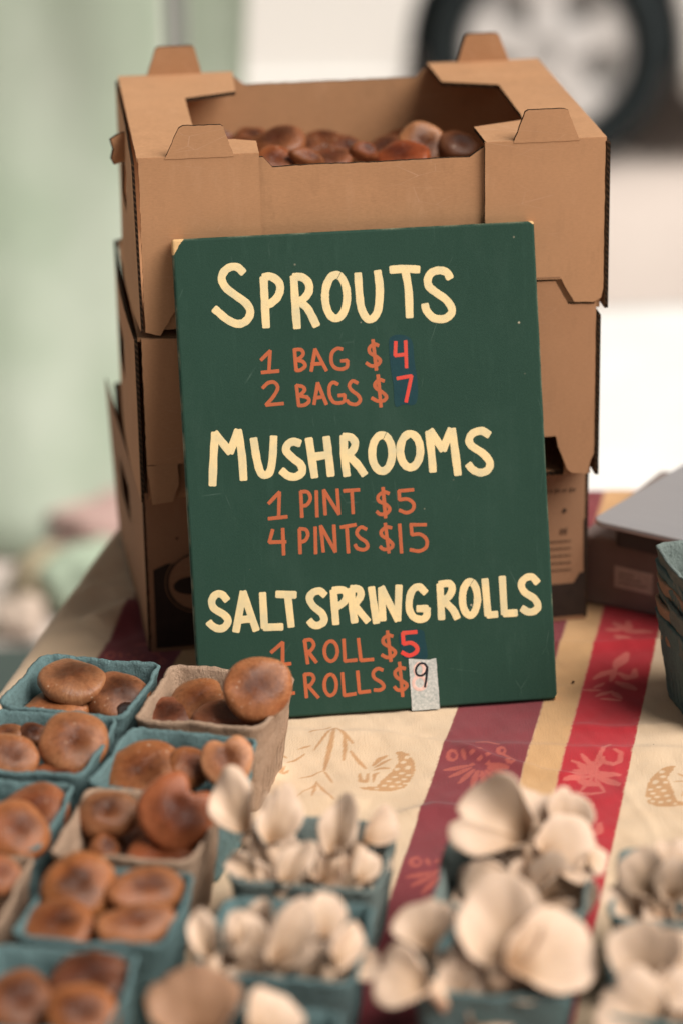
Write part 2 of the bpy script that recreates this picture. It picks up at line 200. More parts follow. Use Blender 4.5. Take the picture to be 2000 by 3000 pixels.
SHIITAKES=[('A1', [-0.2189, 2.1365, 0.078], 0.0264, [0.05, -0.119, 0.992], 20, 0.42, 0, 0.5, 0.45, (1, 1, 1), 0.02, 1.0, 1, 'flat brown shiitake lying against the back wall of the far left blue basket'),
('A1', [-0.2319, 2.1213, 0.062], 0.0295, [-0.098, -0.148, 0.984], 40, 0.34, 0, 0.5, 0.1, (1.15, 1.1, 1), 0.05, 0.8, 1, 'long pale-brown shiitake at the front of the far left blue basket'),
('A1', [-0.1806, 2.1247, 0.066], 0.0254, [0.153, -0.358, 0.921], 10, 0.6, 0, 0.5, 0.8, (0.85, 0.8, 0.8), -0.06, 1.0, 1, 'dark mottled shiitake in the right half of the far left blue basket'),
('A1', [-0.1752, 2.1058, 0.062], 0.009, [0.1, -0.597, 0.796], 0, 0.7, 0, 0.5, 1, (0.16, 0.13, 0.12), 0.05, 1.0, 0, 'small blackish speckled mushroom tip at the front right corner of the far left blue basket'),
('B1', [-0.0678, 2.0708, 0.096], 0.0249, [0.101, -0.805, 0.584], 20, 0.45, 0, 0.5, 0.35, (1.2, 1.12, 1.05), 0.03, 1.0, 1, 'large glossy shiitake standing up over the rim of the tan basket by the sign'),
('B1', [-0.117, 2.1114, 0.066], 0.0249, [-0.153, -0.358, 0.921], -60, 0.5, 0.22, 0.3, 0.15, (1.05, 0.98, 0.85), 0.05, 1.0, 1, 'smooth tan shiitake against the back wall of the tan basket by the sign'),
('B1', [-0.1412, 2.0995, 0.06], 0.0207, [-0.105, -0.314, 0.943], 50, 0.5, 0, 0.5, 0.4, (0.75, 0.62, 0.7), 0.05, 1.0, 1, 'small purplish-brown shiitake in the front left corner of the tan basket by the sign'),
('B1', [-0.0895, 2.0836, 0.064], 0.0286, [0.052, -0.362, 0.931], 0, 0.42, 0, 0.5, 0.5, (0.85, 0.7, 0.72), 0.05, 0.75, 1, 'wide purplish shiitake along the front rim of the tan basket by the sign'),
('A2', [-0.2086, 2.018, 0.078], 0.0257, [0.051, -0.566, 0.823], 15, 0.42, 0, 0.5, 0.6, (1.1, 1.05, 1), 0.1, 1.0, 1, 'round shiitake with a dark centre in the blue basket left of the heart-shaped cap'),
('A2', [-0.2552, 2.0054, 0.072], 0.0196, [0.204, -0.612, 0.764], 120, 0.55, 0, 0.5, 0.15, (1.15, 1.1, 1.05), 0.05, 1.0, 1, 'pale round shiitake cut by the left picture edge in the second blue basket'),
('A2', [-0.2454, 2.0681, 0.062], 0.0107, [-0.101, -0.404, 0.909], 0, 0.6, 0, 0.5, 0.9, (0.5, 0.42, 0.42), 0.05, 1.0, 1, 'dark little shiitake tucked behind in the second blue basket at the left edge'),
('A2', [-0.2185, 1.9958, 0.06], 0.0195, [0.0, -0.196, 0.981], 0, 0.45, 0, 0.5, 0.3, (0.9, 0.75, 0.7), 0.05, 1.0, 1, 'reddish shiitake behind the front rim of the second blue basket on the left'),
('A2', [-0.2662, 2.0707, 0.06], 0.0128, [-0.105, -0.314, 0.943], 0, 0.5, 0, 0.5, 0.5, (0.9, 0.85, 0.8), 0.05, 1.0, 1, 'brown shiitake edge low at the back of the second blue basket at the left edge'),
('B2', [-0.154, 1.9856, 0.066], 0.0301, [-0.101, -0.404, 0.909], 25, 0.48, 0, 0.5, 0.45, (1.05, 0.95, 0.8), 0.04, 1.0, 1, 'large orange-brown shiitake filling the left of the blue basket in front of the tan one'),
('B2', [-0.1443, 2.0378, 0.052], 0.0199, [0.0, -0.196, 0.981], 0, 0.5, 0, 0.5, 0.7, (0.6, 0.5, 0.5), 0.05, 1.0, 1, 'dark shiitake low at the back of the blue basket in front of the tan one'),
('B2', [-0.1187, 1.9888, 0.07], 0.0158, [0.256, -0.512, 0.82], 80, 0.6, 0, 0.5, 0.5, (0.95, 0.8, 0.65), 0.05, 1.0, 1, 'reddish-brown shiitake tilted beside the pale cap in the blue basket'),
('B2', [-0.0898, 1.9717, 0.082], 0.0193, [-0.104, -0.777, 0.621], 8, 0.35, 0.34, 0.35, 0.0, (1.75, 1.85, 2.0), 0.12, 1.0, 1, 'pale pinkish kidney-shaped mushroom cap in the right corner of the blue basket'),
('B2', [-0.0894, 1.9942, 0.05], 0.0091, [0.207, -0.518, 0.83], 0, 0.5, 0, 0.5, 0, (1.7, 1.9, 2.1), 0.05, 1.0, 0, 'small cream mushroom piece low in the right corner of the blue basket'),
('B3', [-0.175, 1.9034, 0.074], 0.022, [-0.051, -0.506, 0.861], 178, 0.5, 0.2, 0.4, 0.5, (1, 1, 1), 0.12, 0.85, 1, 'squarish shiitake with a notched front edge in the left half of the tan basket'),
('B3', [-0.1215, 1.8802, 0.086], 0.0274, [0.102, -0.898, 0.428], -38, 0.42, 0.5, 0.36, 0.35, (1.2, 0.88, 0.78), 0.05, 1.0, 1, 'big reddish heart-shaped shiitake rising over the right side of the tan basket'),
('B3', [-0.1754, 1.8832, 0.056], 0.0104, [0.503, -0.503, 0.704], 0, 0.9, 0, 0.5, 0.2, (1, 0.85, 0.75), 0.05, 1.0, 0, 'short brown mushroom stub at the front of the tan basket, left of the flat cap'),
('B3', [-0.1349, 1.8703, 0.058], 0.0235, [0.0, -0.243, 0.97], 0, 0.36, 0, 0.5, 0.4, (1, 0.75, 0.65), 0.05, 1.0, 1, 'flat reddish shiitake behind the front rim of the tan basket with the heart-shaped cap'),
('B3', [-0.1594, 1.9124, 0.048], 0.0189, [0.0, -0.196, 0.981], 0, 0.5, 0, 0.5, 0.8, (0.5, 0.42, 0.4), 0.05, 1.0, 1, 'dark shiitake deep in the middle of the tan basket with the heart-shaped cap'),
('A3', [-0.23, 1.9219, 0.068], 0.0247, [0.0, -0.346, 0.938], 0, 0.5, 0, 0.5, 0.4, (0.95, 0.78, 0.72), 0.05, 1.0, 1, 'dusky brown shiitake at the back of the third basket on the left edge'),
('A3', [-0.238, 1.8632, 0.082], 0.0233, [0.153, -0.56, 0.814], 60, 0.55, 0, 0.5, 0.25, (1.15, 1, 0.85), 0.05, 1.0, 1, 'glossy orange shiitake on top in the third basket on the left edge'),
('A4', [-0.2429, 1.8037, 0.078], 0.0148, [0.303, -0.505, 0.808], 0, 0.6, 0, 0.5, 0, (1.3, 1.2, 1.25), 0.05, 1.0, 1, 'pinkish pale shiitake in the tan basket cut by the left picture edge'),
('B4', [-0.1863, 1.7781, 0.082], 0.025, [0.051, -0.506, 0.861], 0, 0.52, 0, 0.5, 1.0, (1.15, 1, 0.75), 0.03, 1.0, 1, 'orange shiitake with a blackened centre in the front blue basket'),
('B4', [-0.1393, 1.7773, 0.078], 0.0281, [0.304, -0.406, 0.862], 20, 0.4, 0, 0.5, 0.3, (1.05, 0.95, 0.85), 0.05, 0.62, 1, 'long shiitake pointing to the back right corner of the front blue basket'),
('B4', [-0.1973, 1.7408, 0.072], 0.023, [-0.103, -0.361, 0.927], 0, 0.45, 0, 0.5, 0.9, (1.0, 0.85, 0.7), 0.05, 1.0, 1, 'shiitake with a smoky centre in the front left corner of the front blue basket'),
('B4', [-0.1447, 1.7335, 0.076], 0.0268, [0.101, -0.404, 0.909], 20, 0.38, 0, 0.5, 0.1, (1.2, 1.1, 1.0), 0.05, 0.6, 1, 'pale elongated shiitake along the front right of the front blue basket'),
('B5', [-0.2146, 1.6448, 0.07], 0.0222, [0.101, -0.404, 0.909], 0, 0.5, 0, 0.5, 0.6, (0.8, 0.7, 0.65), 0.05, 1.0, 1, 'brown shiitake in the bottom left corner of the picture'),
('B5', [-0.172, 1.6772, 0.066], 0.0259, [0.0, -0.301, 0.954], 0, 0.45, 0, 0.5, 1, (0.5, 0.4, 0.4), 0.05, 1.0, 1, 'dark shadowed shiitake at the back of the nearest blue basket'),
('B5', [-0.1715, 1.6182, 0.076], 0.0214, [0.101, -0.504, 0.858], 0, 0.5, 0, 0.5, 0.7, (1.15, 0.95, 0.7), 0.05, 1.0, 1, 'orange-rimmed shiitake at the front of the nearest blue basket'),
('BOX', [-0.1047, 2.6714, 0.403], 0.0196, [0.333, -0.667, 0.667], 0, 0.5, 0, 0.5, 0.4, (0.656, 0.5084, 0.533), 0.05, 1.0, 1, 'dim pinkish shiitake in the back left corner of the top carton'),  # top carton caps: tints lowered to put the carton's inner shade into them
('BOX', [-0.0523, 2.5946, 0.405], 0.0239, [-0.206, -0.309, 0.928], 30, 0.5, 0, 0.5, 0.7, (0.738, 0.615, 0.533), 0.1, 1.0, 1, 'brown shiitake cap with dark dimple at the left of the top carton'),
('BOX', [-0.023, 2.5241, 0.407], 0.0171, [0.647, -0.539, 0.539], 0, 0.5, 0, 0.5, 0, (0.82, 0.697, 0.615), 0.05, 0.5, 1, 'ridged pale mushroom stem end lying beside the dimpled cap in the top carton'),
('BOX', [-0.0526, 2.5256, 0.405], 0.0171, [0.105, -0.527, 0.843], 0, 0.5, 0, 0.5, 0.3, (0.902, 0.656, 0.451), 0.05, 1.0, 1, 'orange shiitake peeking over the cut left front edge of the top carton'),
('BOX', [-0.0027, 2.5614, 0.397], 0.0189, [0.0, -0.196, 0.981], 0, 0.5, 0, 0.5, 0.5, (0.697, 0.533, 0.451), 0.05, 1.0, 1, 'low reddish-brown shiitake in the middle of the top carton'),
('BOX', [0.0272, 2.5198, 0.413], 0.0127, [0.539, -0.647, 0.539], 0, 0.8, 0, 0.5, 0.3, (0.82, 0.615, 0.533), 0.05, 0.7, 1, 'upright reddish mushroom piece right of the middle of the top carton'),
('BOX', [0.061, 2.54, 0.403], 0.0234, [-0.105, -0.314, 0.943], 0, 0.5, 0, 0.5, 0.3, (0.861, 0.451, 0.24599999999999997), 0.05, 1.0, 1, 'bright rusty-red shiitake behind the front wall of the top carton'),
('BOX', [0.0802, 2.5635, 0.405], 0.022, [0.117, -0.876, 0.467], 180, 0.3, 0, 0.5, 0.2, (1.1889999999999998, 1.1889999999999998, 1.107), 0.1, 1.0, 1, 'shiitake turned to show its cream underside in the top carton'),
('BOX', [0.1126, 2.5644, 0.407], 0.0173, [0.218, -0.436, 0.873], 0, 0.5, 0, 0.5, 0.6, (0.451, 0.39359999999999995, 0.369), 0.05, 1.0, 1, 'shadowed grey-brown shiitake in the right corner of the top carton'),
('BOX', [-0.0832, 2.6089, 0.396], 0.0173, [-0.218, -0.436, 0.873], 85, 0.4, 0, 0.5, 0.6, (0.55, 0.45, 0.42), 0.05, 1.0, 1, 'shadowed brown shiitake nearest the left inner corner of the top carton'),  # filler caps from here on, shadow put into their low tints
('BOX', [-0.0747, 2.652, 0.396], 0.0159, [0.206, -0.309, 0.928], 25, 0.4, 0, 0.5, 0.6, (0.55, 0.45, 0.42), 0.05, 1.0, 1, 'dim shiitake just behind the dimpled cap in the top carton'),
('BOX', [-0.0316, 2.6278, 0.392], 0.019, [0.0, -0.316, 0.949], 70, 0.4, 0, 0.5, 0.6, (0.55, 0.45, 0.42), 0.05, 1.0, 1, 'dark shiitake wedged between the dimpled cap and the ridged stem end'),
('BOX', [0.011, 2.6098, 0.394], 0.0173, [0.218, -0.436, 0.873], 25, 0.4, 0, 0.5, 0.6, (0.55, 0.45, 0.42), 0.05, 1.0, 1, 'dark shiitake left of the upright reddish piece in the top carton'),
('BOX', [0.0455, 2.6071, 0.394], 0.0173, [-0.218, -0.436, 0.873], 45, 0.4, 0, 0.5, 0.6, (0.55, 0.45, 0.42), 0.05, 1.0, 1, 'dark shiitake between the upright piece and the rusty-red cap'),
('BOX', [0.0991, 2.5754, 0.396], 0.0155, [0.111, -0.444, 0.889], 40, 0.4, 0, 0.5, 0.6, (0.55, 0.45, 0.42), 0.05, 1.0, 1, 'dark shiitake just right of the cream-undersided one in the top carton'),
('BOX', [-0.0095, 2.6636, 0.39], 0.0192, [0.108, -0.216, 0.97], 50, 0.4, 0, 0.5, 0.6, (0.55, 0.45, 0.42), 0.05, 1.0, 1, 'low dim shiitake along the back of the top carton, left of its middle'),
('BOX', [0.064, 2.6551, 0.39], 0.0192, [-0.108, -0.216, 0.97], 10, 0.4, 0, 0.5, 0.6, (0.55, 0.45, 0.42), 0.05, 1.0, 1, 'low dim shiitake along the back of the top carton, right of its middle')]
OYSTERS=[('C1', 'white fan-shaped oyster mushroom cluster at the left of the basket right of the shiitakes', [([-0.079, 1.8463, 0.105], 0.0248, [-0.355, -0.71, 0.608], [-0.28, 0.702, 0.655], 0.25, 1.1),
([-0.0487, 1.8363, 0.1], 0.0229, [0.107, -0.802, 0.588], [0.257, 0.594, 0.763], 0.3, 1.0),
([-0.0732, 1.8021, 0.082], 0.0131, [-0.426, -0.64, 0.64], [-0.745, 0.649, 0.152], 0.15, 1.05),
([-0.0378, 1.7926, 0.085], 0.0202, [-0.108, -0.647, 0.755], [0.591, 0.569, 0.572], 0.35, 0.95),
([-0.0526, 1.7899, 0.06], 0.0202, [-0.226, -0.793, 0.566], [-0.397, -0.456, -0.797], 0.2, 0.85)]),
('C1', 'tan-grey oyster mushroom cluster leaning to the right in the basket right of the shiitakes', [([-0.0066, 1.8286, 0.095], 0.0229, [-0.212, -0.742, 0.636], [0.262, 0.584, 0.768], 0.3, 0.9),
([0.0224, 1.8371, 0.09], 0.0181, [0.426, -0.64, 0.64], [0.651, 0.708, 0.274], 0.3, 0.95),
([0.012, 1.7975, 0.08], 0.0131, [0.329, -0.768, 0.549], [0.424, 0.64, 0.641], 0.15, 1.05),
([-0.0143, 1.8199, 0.07], 0.0169, [0.111, -0.889, 0.444], [0.348, 0.454, 0.82], 0.2, 0.75)]),
('C2', 'cream oyster mushrooms with a tall white cap, left in the front teal basket', [([-0.0951, 1.6888, 0.088], 0.0169, [-0.303, -0.808, 0.505], [-0.089, 0.552, 0.829], 0.12, 1.12),
([-0.0718, 1.6922, 0.092], 0.0113, [0.108, -0.755, 0.647], [0.165, 0.655, 0.737], 0.2, 1.05),
([-0.0832, 1.699, 0.06], 0.0171, [-0.333, -0.667, 0.667], [-0.899, 0.011, -0.438], 0.2, 0.85)]),
('C2', 'large greyish oyster mushroom cluster in the middle of the teal basket in front', [([-0.0388, 1.672, 0.095], 0.0257, [0.107, -0.802, 0.588], [0.506, 0.553, 0.662], 0.35, 0.85),
([-0.0152, 1.6954, 0.098], 0.0169, [0.333, -0.667, 0.667], [0.228, 0.743, 0.629], 0.25, 1.0),
([-0.0031, 1.6718, 0.088], 0.0179, [0.539, -0.647, 0.539], [0.429, 0.762, 0.485], 0.2, 1.0),
([0.0068, 1.6806, 0.07], 0.0147, [0.527, -0.738, 0.422], [0.786, 0.612, 0.089], 0.25, 0.9),
([-0.0237, 1.677, 0.065], 0.0192, [0.0, -0.949, 0.316], [0.516, 0.271, 0.812], 0.2, 0.8)]),
('C3', 'big tan oyster mushroom cluster cut by the bottom picture edge', [([-0.0976, 1.5975, 0.086], 0.0291, [-0.154, -0.617, 0.772], [-0.088, 0.786, 0.611], 0.2, (0.55, 0.42, 0.34)),
([-0.0514, 1.5989, 0.08], 0.0184, [0.212, -0.636, 0.742], [0.634, 0.667, 0.39], 0.2, 1.05)]),
('D1', 'oyster mushroom cluster with a round funnel-shaped cap facing the front on the burgundy stripe', [([0.1059, 1.8091, 0.108], 0.0292, [-0.158, -0.759, 0.632], [-0.848, 0.432, 0.306], 0.45, 1.0),
([0.1272, 1.8318, 0.1], 0.0241, [0.362, -0.517, 0.776], [0.37, 0.843, 0.39], 0.3, 1.0),
([0.0981, 1.7835, 0.075], 0.0177, [-0.213, -0.852, 0.479], [-0.924, 0.016, -0.382], 0.2, 0.98),
([0.1227, 1.8167, 0.085], 0.0192, [0.206, -0.928, 0.309], [0.46, -0.187, -0.868], 0.2, 0.75)]),
('D1', 'small curled oyster mushroom cluster at the right of the basket over the red stripe', [([0.1551, 1.8333, 0.1], 0.0181, [0.112, -0.73, 0.674], [0.343, 0.665, 0.663], 0.5, 1.0),
([0.1505, 1.8047, 0.088], 0.0238, [0.21, -0.578, 0.788], [0.935, 0.356, 0.012], 0.4, 1.03),
([0.1423, 1.7873, 0.068], 0.0225, [0.104, -0.989, 0.104], [0.047, 0.109, 0.993], 0.15, 0.62),
([0.1723, 1.7943, 0.085], 0.0095, [0.539, -0.539, 0.647], [0.842, 0.33, -0.426], 0.2, 1.1)]),
('D2', 'front oyster mushroom cluster of broad overlapping shell-shaped caps', [([0.0993, 1.6625, 0.105], 0.0322, [-0.104, -0.677, 0.729], [-0.121, 0.736, 0.666], 0.4, 1.0),
([0.1246, 1.6428, 0.098], 0.0319, [0.309, -0.619, 0.722], [0.902, 0.432, -0.016], 0.4, 1.02),
([0.082, 1.6737, 0.08], 0.0168, [-0.207, -0.83, 0.518], [-0.445, 0.552, 0.705], 0.3, 0.9),
([0.1059, 1.6593, 0.075], 0.0223, [0.105, -0.943, 0.314], [0.149, -0.298, -0.943], 0.2, 0.75)]),
('D2', 'oyster mushroom cluster of two smooth rounded caps at the left of the front basket', [([0.05, 1.6845, 0.095], 0.018, [-0.212, -0.742, 0.636], [-0.085, 0.662, 0.744], 0.15, 0.95),
([0.0351, 1.636, 0.085], 0.0209, [-0.355, -0.608, 0.71], [-0.871, 0.491, -0.015], 0.1, 1.12),
([0.0706, 1.6452, 0.07], 0.0188, [0.105, -0.843, 0.527], [-0.002, 0.53, 0.848], 0.3, 0.95),
([0.0913, 1.6378, 0.06], 0.0199, [0.212, -0.742, 0.636], [0.753, 0.539, 0.378], 0.3, 1.0)]),
('E1', 'oyster mushroom with ribbed pale gills in the back basket at the right picture edge', [([0.2014, 1.7551, 0.092], 0.0175, [-0.318, -0.848, 0.424], [-0.269, 0.509, 0.817], 0.2, 0.95),
([0.222, 1.752, 0.088], 0.0174, [0.205, -0.973, 0.102], [0.072, 0.119, 0.99], 0.15, 0.62),
([0.224, 1.7904, 0.09], 0.013, [0.105, -0.527, 0.843], [0.554, 0.735, 0.39], 0.2, 0.9)]),
('E2', 'tan oyster mushroom cluster with a brown-centred funnel in the front right corner', [([0.1892, 1.639, 0.095], 0.0236, [-0.107, -0.802, 0.588], [-0.041, 0.594, 0.803], 0.4, 0.82),
([0.2128, 1.6522, 0.092], 0.0133, [0.212, -0.636, 0.742], [0.864, 0.476, 0.161], 0.3, 0.95),
([0.1825, 1.6021, 0.078], 0.026, [-0.104, -0.621, 0.777], [-0.875, 0.428, 0.226], 0.2, 0.92),
([0.2045, 1.6254, 0.08], 0.0164, [0.426, -0.64, 0.64], [0.767, 0.63, 0.119], 0.3, 0.85)])]
PRINT={'band_r': [[0.3462, 0.0351], [0.3655, 0.0335], [0.3835, 0.0337], [0.3891, 0.0433], [0.3929, 0.0436], [0.3925, 0.0949], [0.3956, 0.0957]], 'band_l': [[0.0013, 0.0762], [0.0169, 0.0815], [0.0503, 0.0827]], 'circle': [[0.0438, 0.0627], [0.0163, 0.0649]], 'eye': [[0.0241, 0.0627], [0.0377, 0.0707]], 'text': [[0.3603, 0.1236], [0.384, 0.1244]], 'blot': [0.3742, 0.1042], 'text2': [[0.3707, 0.0848], [0.3772, 0.0853]], 'lines': [[[0.366, 0.0749], [0.3805, 0.0748]], [[0.3661, 0.068], [0.3806, 0.0679]], [[0.3662, 0.0611], [0.3807, 0.0609]], [[0.3662, 0.0541], [0.3807, 0.0539]], [[0.3663, 0.0471], [0.3808, 0.0469]]], 'dot': [0.0266, 0.1049]}

# ------------------------------------------------------------------ material helpers
class NT:
    def __init__(s, name):
        s.m = bpy.data.materials.new(name); s.m.use_nodes = True; s.t = s.m.node_tree
        s.b = s.t.nodes['Principled BSDF']; s.out = s.t.nodes['Material Output']
    def n(s, typ, **kw):
        x = s.t.nodes.new('ShaderNode' + typ)
        for k, v in kw.items(): setattr(x, k, v)
        return x
    def l(s, a, b): s.t.links.new(a, b)
    def val(s, inp, v):
        if hasattr(v, 'links') or isinstance(v, bpy.types.NodeSocket): s.l(v, inp)
        else: inp.default_value = v
    def obj(s): return s.n('TexCoord').outputs['Object']
    def gen(s): return s.n('TexCoord').outputs['Generated']
    def noise(s, vec, scale, detail=3, rough=.55, dist=0):
        x = s.n('TexNoise'); s.l(vec, x.inputs['Vector']); x.inputs['Scale'].default_value = scale
        x.inputs['Detail'].default_value = detail; x.inputs['Roughness'].default_value = rough; x.inputs['Distortion'].default_value = dist
        return x.outputs['Fac']
    def vmul(s, vec, v):
        x = s.n('VectorMath', operation='MULTIPLY'); s.l(vec, x.inputs[0]); x.inputs[1].default_value = v; return x.outputs[0]
    def math(s, op, a, b=0.0, c=0.0, clamp=False):
        x = s.n('Math', operation=op, use_clamp=clamp); s.val(x.inputs[0], a); s.val(x.inputs[1], b); s.val(x.inputs[2], c); return x.outputs[0]
    def rng(s, v, a, b, c=0.0, d=1.0):
        x = s.n('MapRange'); s.l(v, x.inputs[0])
        for i, q in enumerate((a, b, c, d)): x.inputs[i+1].default_value = q
        return x.outputs[0]
    def mix(s, f, a, b, mode='MIX'):
        x = s.n('Mix', data_type='RGBA', blend_type=mode); s.val(x.inputs[0], f)
        for i, q in ((6, a), (7, b)):
            if isinstance(q, bpy.types.NodeSocket): s.l(q, x.inputs[i])
            else: x.inputs[i].default_value = (*q, 1)
        return x.outputs[2]
    def bump(s, h, strength, dist):
        x = s.n('Bump'); x.inputs['Strength'].default_value = strength; x.inputs['Distance'].default_value = dist
        s.l(h, x.inputs['Height']); s.l(x.outputs[0], s.b.inputs['Normal'])
    def fin(s, col, rough=.8, spec=.3):
        s.val(s.b.inputs['Base Color'], (*col, 1) if isinstance(col, tuple) else col)
        s.val(s.b.inputs['Roughness'], rough); s.b.inputs['Specular IOR Level'].default_value = spec
        return s.m

def mat_plain(name, col, rough=.7, spec=.3, var=.12, scale=60, bump=0.0):
    k = NT(name); o = k.obj(); f = k.noise(o, scale, 4)
    c = k.mix(k.rng(f, .25, .75), tuple(x*(1-var) for x in col), tuple(min(1, x*(1+var)) for x in col))
    if bump: k.bump(f, bump, .001)
    return k.fin(c, rough, spec)

def mat_kraft(name, col=(.455, .243, .124)):
    k = NT(name); o = k.obj()
    fib = k.noise(k.vmul(o, (260, 260, 900)), 1, 4, .65)
    blot = k.noise(o, 14, 4, .6); big = k.noise(o, 5, 2)
    fl = k.n('TexWave', bands_direction='X'); fl.inputs['Scale'].default_value = 40; fl.inputs['Distortion'].default_value = 4
    k.l(o, fl.inputs['Vector'])
    c = k.mix(k.rng(fib, .3, .7), tuple(x*.90 for x in col), tuple(x*1.08 for x in col))
    c = k.mix(k.rng(blot, .35, .75, 0, .5), c, tuple(x*.72 for x in col))
    sm = k.noise(k.vmul(o, (1, 1, .35)), 33, 5, .75)
    c = k.mix(k.rng(sm, .56, .70, 0, .4), c, tuple(x*.62 for x in col))
    c = k.mix(k.rng(sm, .44, .32, 0, .3), c, (col[0]*1.2, col[1]*1.3, col[2]*1.45))
    c = k.mix(k.rng(big, .4, .7, 0, .25), c, (col[0]*1.1, col[1]*1.16, col[2]*1.25))
    sc = k.n('TexVoronoi', feature='DISTANCE_TO_EDGE'); sc.inputs['Scale'].default_value = 22; k.l(k.vmul(o, (1, 1, 3.4)), sc.inputs['Vector'])
    c = k.mix(k.math('MULTIPLY', k.rng(sc.outputs[0], 0, .012, 1, 0), k.rng(blot, .5, .62, 0, .4)), c, (.62, .40, .27))
    h = k.math('ADD', k.math('MULTIPLY', fib, .5), k.math('MULTIPLY', fl.outputs['Fac'], .05))
    k.bump(h, .25, .0006)
    return k.fin(c, .86, .18)

def mat_flute(name):
    k = NT(name); o = k.obj()
    x = k.n('SeparateXYZ'); k.l(o, x.inputs[0])
    t = k.math('ADD', k.math('ADD', x.outputs[0], x.outputs[1]), x.outputs[2])
    s_ = k.math('SINE', k.math('MULTIPLY', t, 2*math.pi/.0052))
    c = k.mix(k.rng(s_, .1, .9), (.014, .010, .007), (.075, .042, .024))
    return k.fin(c, .95, .05)

KRAFT = mat_kraft('kraft_cardboard'); FLUTE = mat_flute('corrugated_edge')
KRAFT_MID = mat_kraft('brown_kraft_cardboard', (.405, .210, .108))
KRAFT_DARK = mat_kraft('worn_kraft_cardboard', (.30, .160, .088))
PRINT_INK = mat_plain('dark_brown_print', (.030, .019, .014), .75, .2, .25, 90)

def mat_pulp(name, col):
    k = NT(name); o = k.obj()
    f = k.noise(o, 520, 5, .8); b = k.noise(o, 45, 5, .6); g = k.noise(k.vmul(o, (1, 1, .3)), 190, 4, .7)
    c = k.mix(k.rng(f, .3, .7), tuple(x*.78 for x in col), tuple(min(1, x*1.22+.01) for x in col))
    c = k.mix(k.rng(b, .42, .68, 0, .45), c, tuple(x*.72 for x in col))
    c = k.mix(k.rng(g, .58, .72, 0, .35), c, tuple(min(1, x*1.35+.03) for x in col))
    k.bump(k.math('ADD', f, k.math('MULTIPLY', g, 1.6)), .9, .0028)
    return k.fin(c, .95, .08)
PULP = {'blue': mat_pulp('blue_pulp', (.165, .262, .266)), 'grey': mat_pulp('grey_green_pulp', (.235, .285, .265)), 'tan': mat_pulp('tan_pulp', (.49, .335, .235))}

def mat_shiitake():
    k = NT('shiitake_cap'); o = k.obj()
    at = k.n('Attribute', attribute_name='rad'); oi = k.n('ObjectInfo')
    sh = k.n('VectorMath', operation='ADD'); k.l(o, sh.inputs[0])
    rv = k.n('CombineXYZ'); k.l(oi.outputs['Random'], rv.inputs[0]); k.l(oi.outputs['Random'], rv.inputs[1]); k.l(rv.outputs[0], sh.inputs[1]); v = sh.outputs[0]
    n1 = k.noise(v, 60, 5, .6); n2 = k.noise(v, 210, 4, .7); n3 = k.noise(v, 30, 3)
    # streaks that run out from the centre of the cap
    sx = k.n('SeparateXYZ'); k.l(o, sx.inputs[0])
    ang = k.math('ARCTAN2', sx.outputs[1], sx.outputs[0])
    cv = k.n('CombineXYZ'); k.l(k.math('MULTIPLY', ang, 16.0), cv.inputs[0]); k.l(k.math('MULTIPLY', at.outputs['Fac'], 3.0), cv.inputs[1]); k.l(oi.outputs['Random'], cv.inputs[2])
    stk = k.noise(cv.outputs[0], 2.2, 4, .65)
    r = k.math('ADD', at.outputs['Fac'], k.math('ADD', k.math('MULTIPLY', k.math('SUBTRACT', n1, .5), .6), k.math('MULTIPLY', k.math('SUBTRACT', n3, .5), .9)))
    alpha = oi.outputs['Alpha']                                         # how dark the middle of this cap is
    core = k.math('MULTIPLY', k.rng(r, .10, .72, 1, 0), alpha)
    c = k.mix(k.rng(r, .18, .92), (.090, .028, .010), (.37, .165, .076))
    c = k.mix(k.rng(stk, .35, .75, 0, .5), c, (.17, .055, .020))
    c = k.mix(core, c, (.052, .018, .007))
    c = k.mix(k.rng(n3, .45, .7, 0, .6), c, (.235, .066, .020))
    c = k.mix(k.rng(n1, .60, .72, 0, .7), c, (.085, .027, .013))
    mt = k.noise(v, 320, 4, .7)
    c = k.mix(k.rng(mt, .42, .66, 0, .5), c, k.mix(1.0, c, (.45, .36, .32), 'MULTIPLY'))
    c = k.mix(k.math('MULTIPLY', k.rng(stk, .5, .3, 0, .4), k.rng(r, .4, .8)), c, (.45, .235, .115))
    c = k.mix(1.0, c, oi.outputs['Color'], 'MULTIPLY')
    vo = k.n('TexVoronoi'); vo.inputs['Scale'].default_value = 150; k.l(v, vo.inputs['Vector'])
    c = k.mix(k.math('MULTIPLY', k.rng(vo.outputs['Distance'], .08, .17, 1, 0), k.rng(n3, .52, .62, 0, .65)), c, (.62, .46, .33))
    k.bump(k.math('ADD', n2, k.math('MULTIPLY', stk, .9)), .4, .0012)
    k.b.inputs['Coat Weight'].default_value = 0.0
    k.b.inputs['Subsurface Weight'].default_value = .05; k.b.inputs['Subsurface Radius'].default_value = (.004, .002, .001)
    return k.fin(c, k.rng(n1, .3, .7, .27, .40), .34)
SHII = mat_shiitake()
def mat_gill():
    k = NT('shiitake_gills'); f = k.noise(k.obj(), 120, 4)
    oi = k.n('ObjectInfo')
    return k.fin(k.mix(1.0, k.mix(f, (.42, .28, .17), (.62, .47, .32)), oi.outputs['Color'], 'MULTIPLY'), .85, .15)
GILL = mat_gill()
STEM = mat_plain('shiitake_stem', (.50, .36, .24), .85, .15, .3, 120, .4)

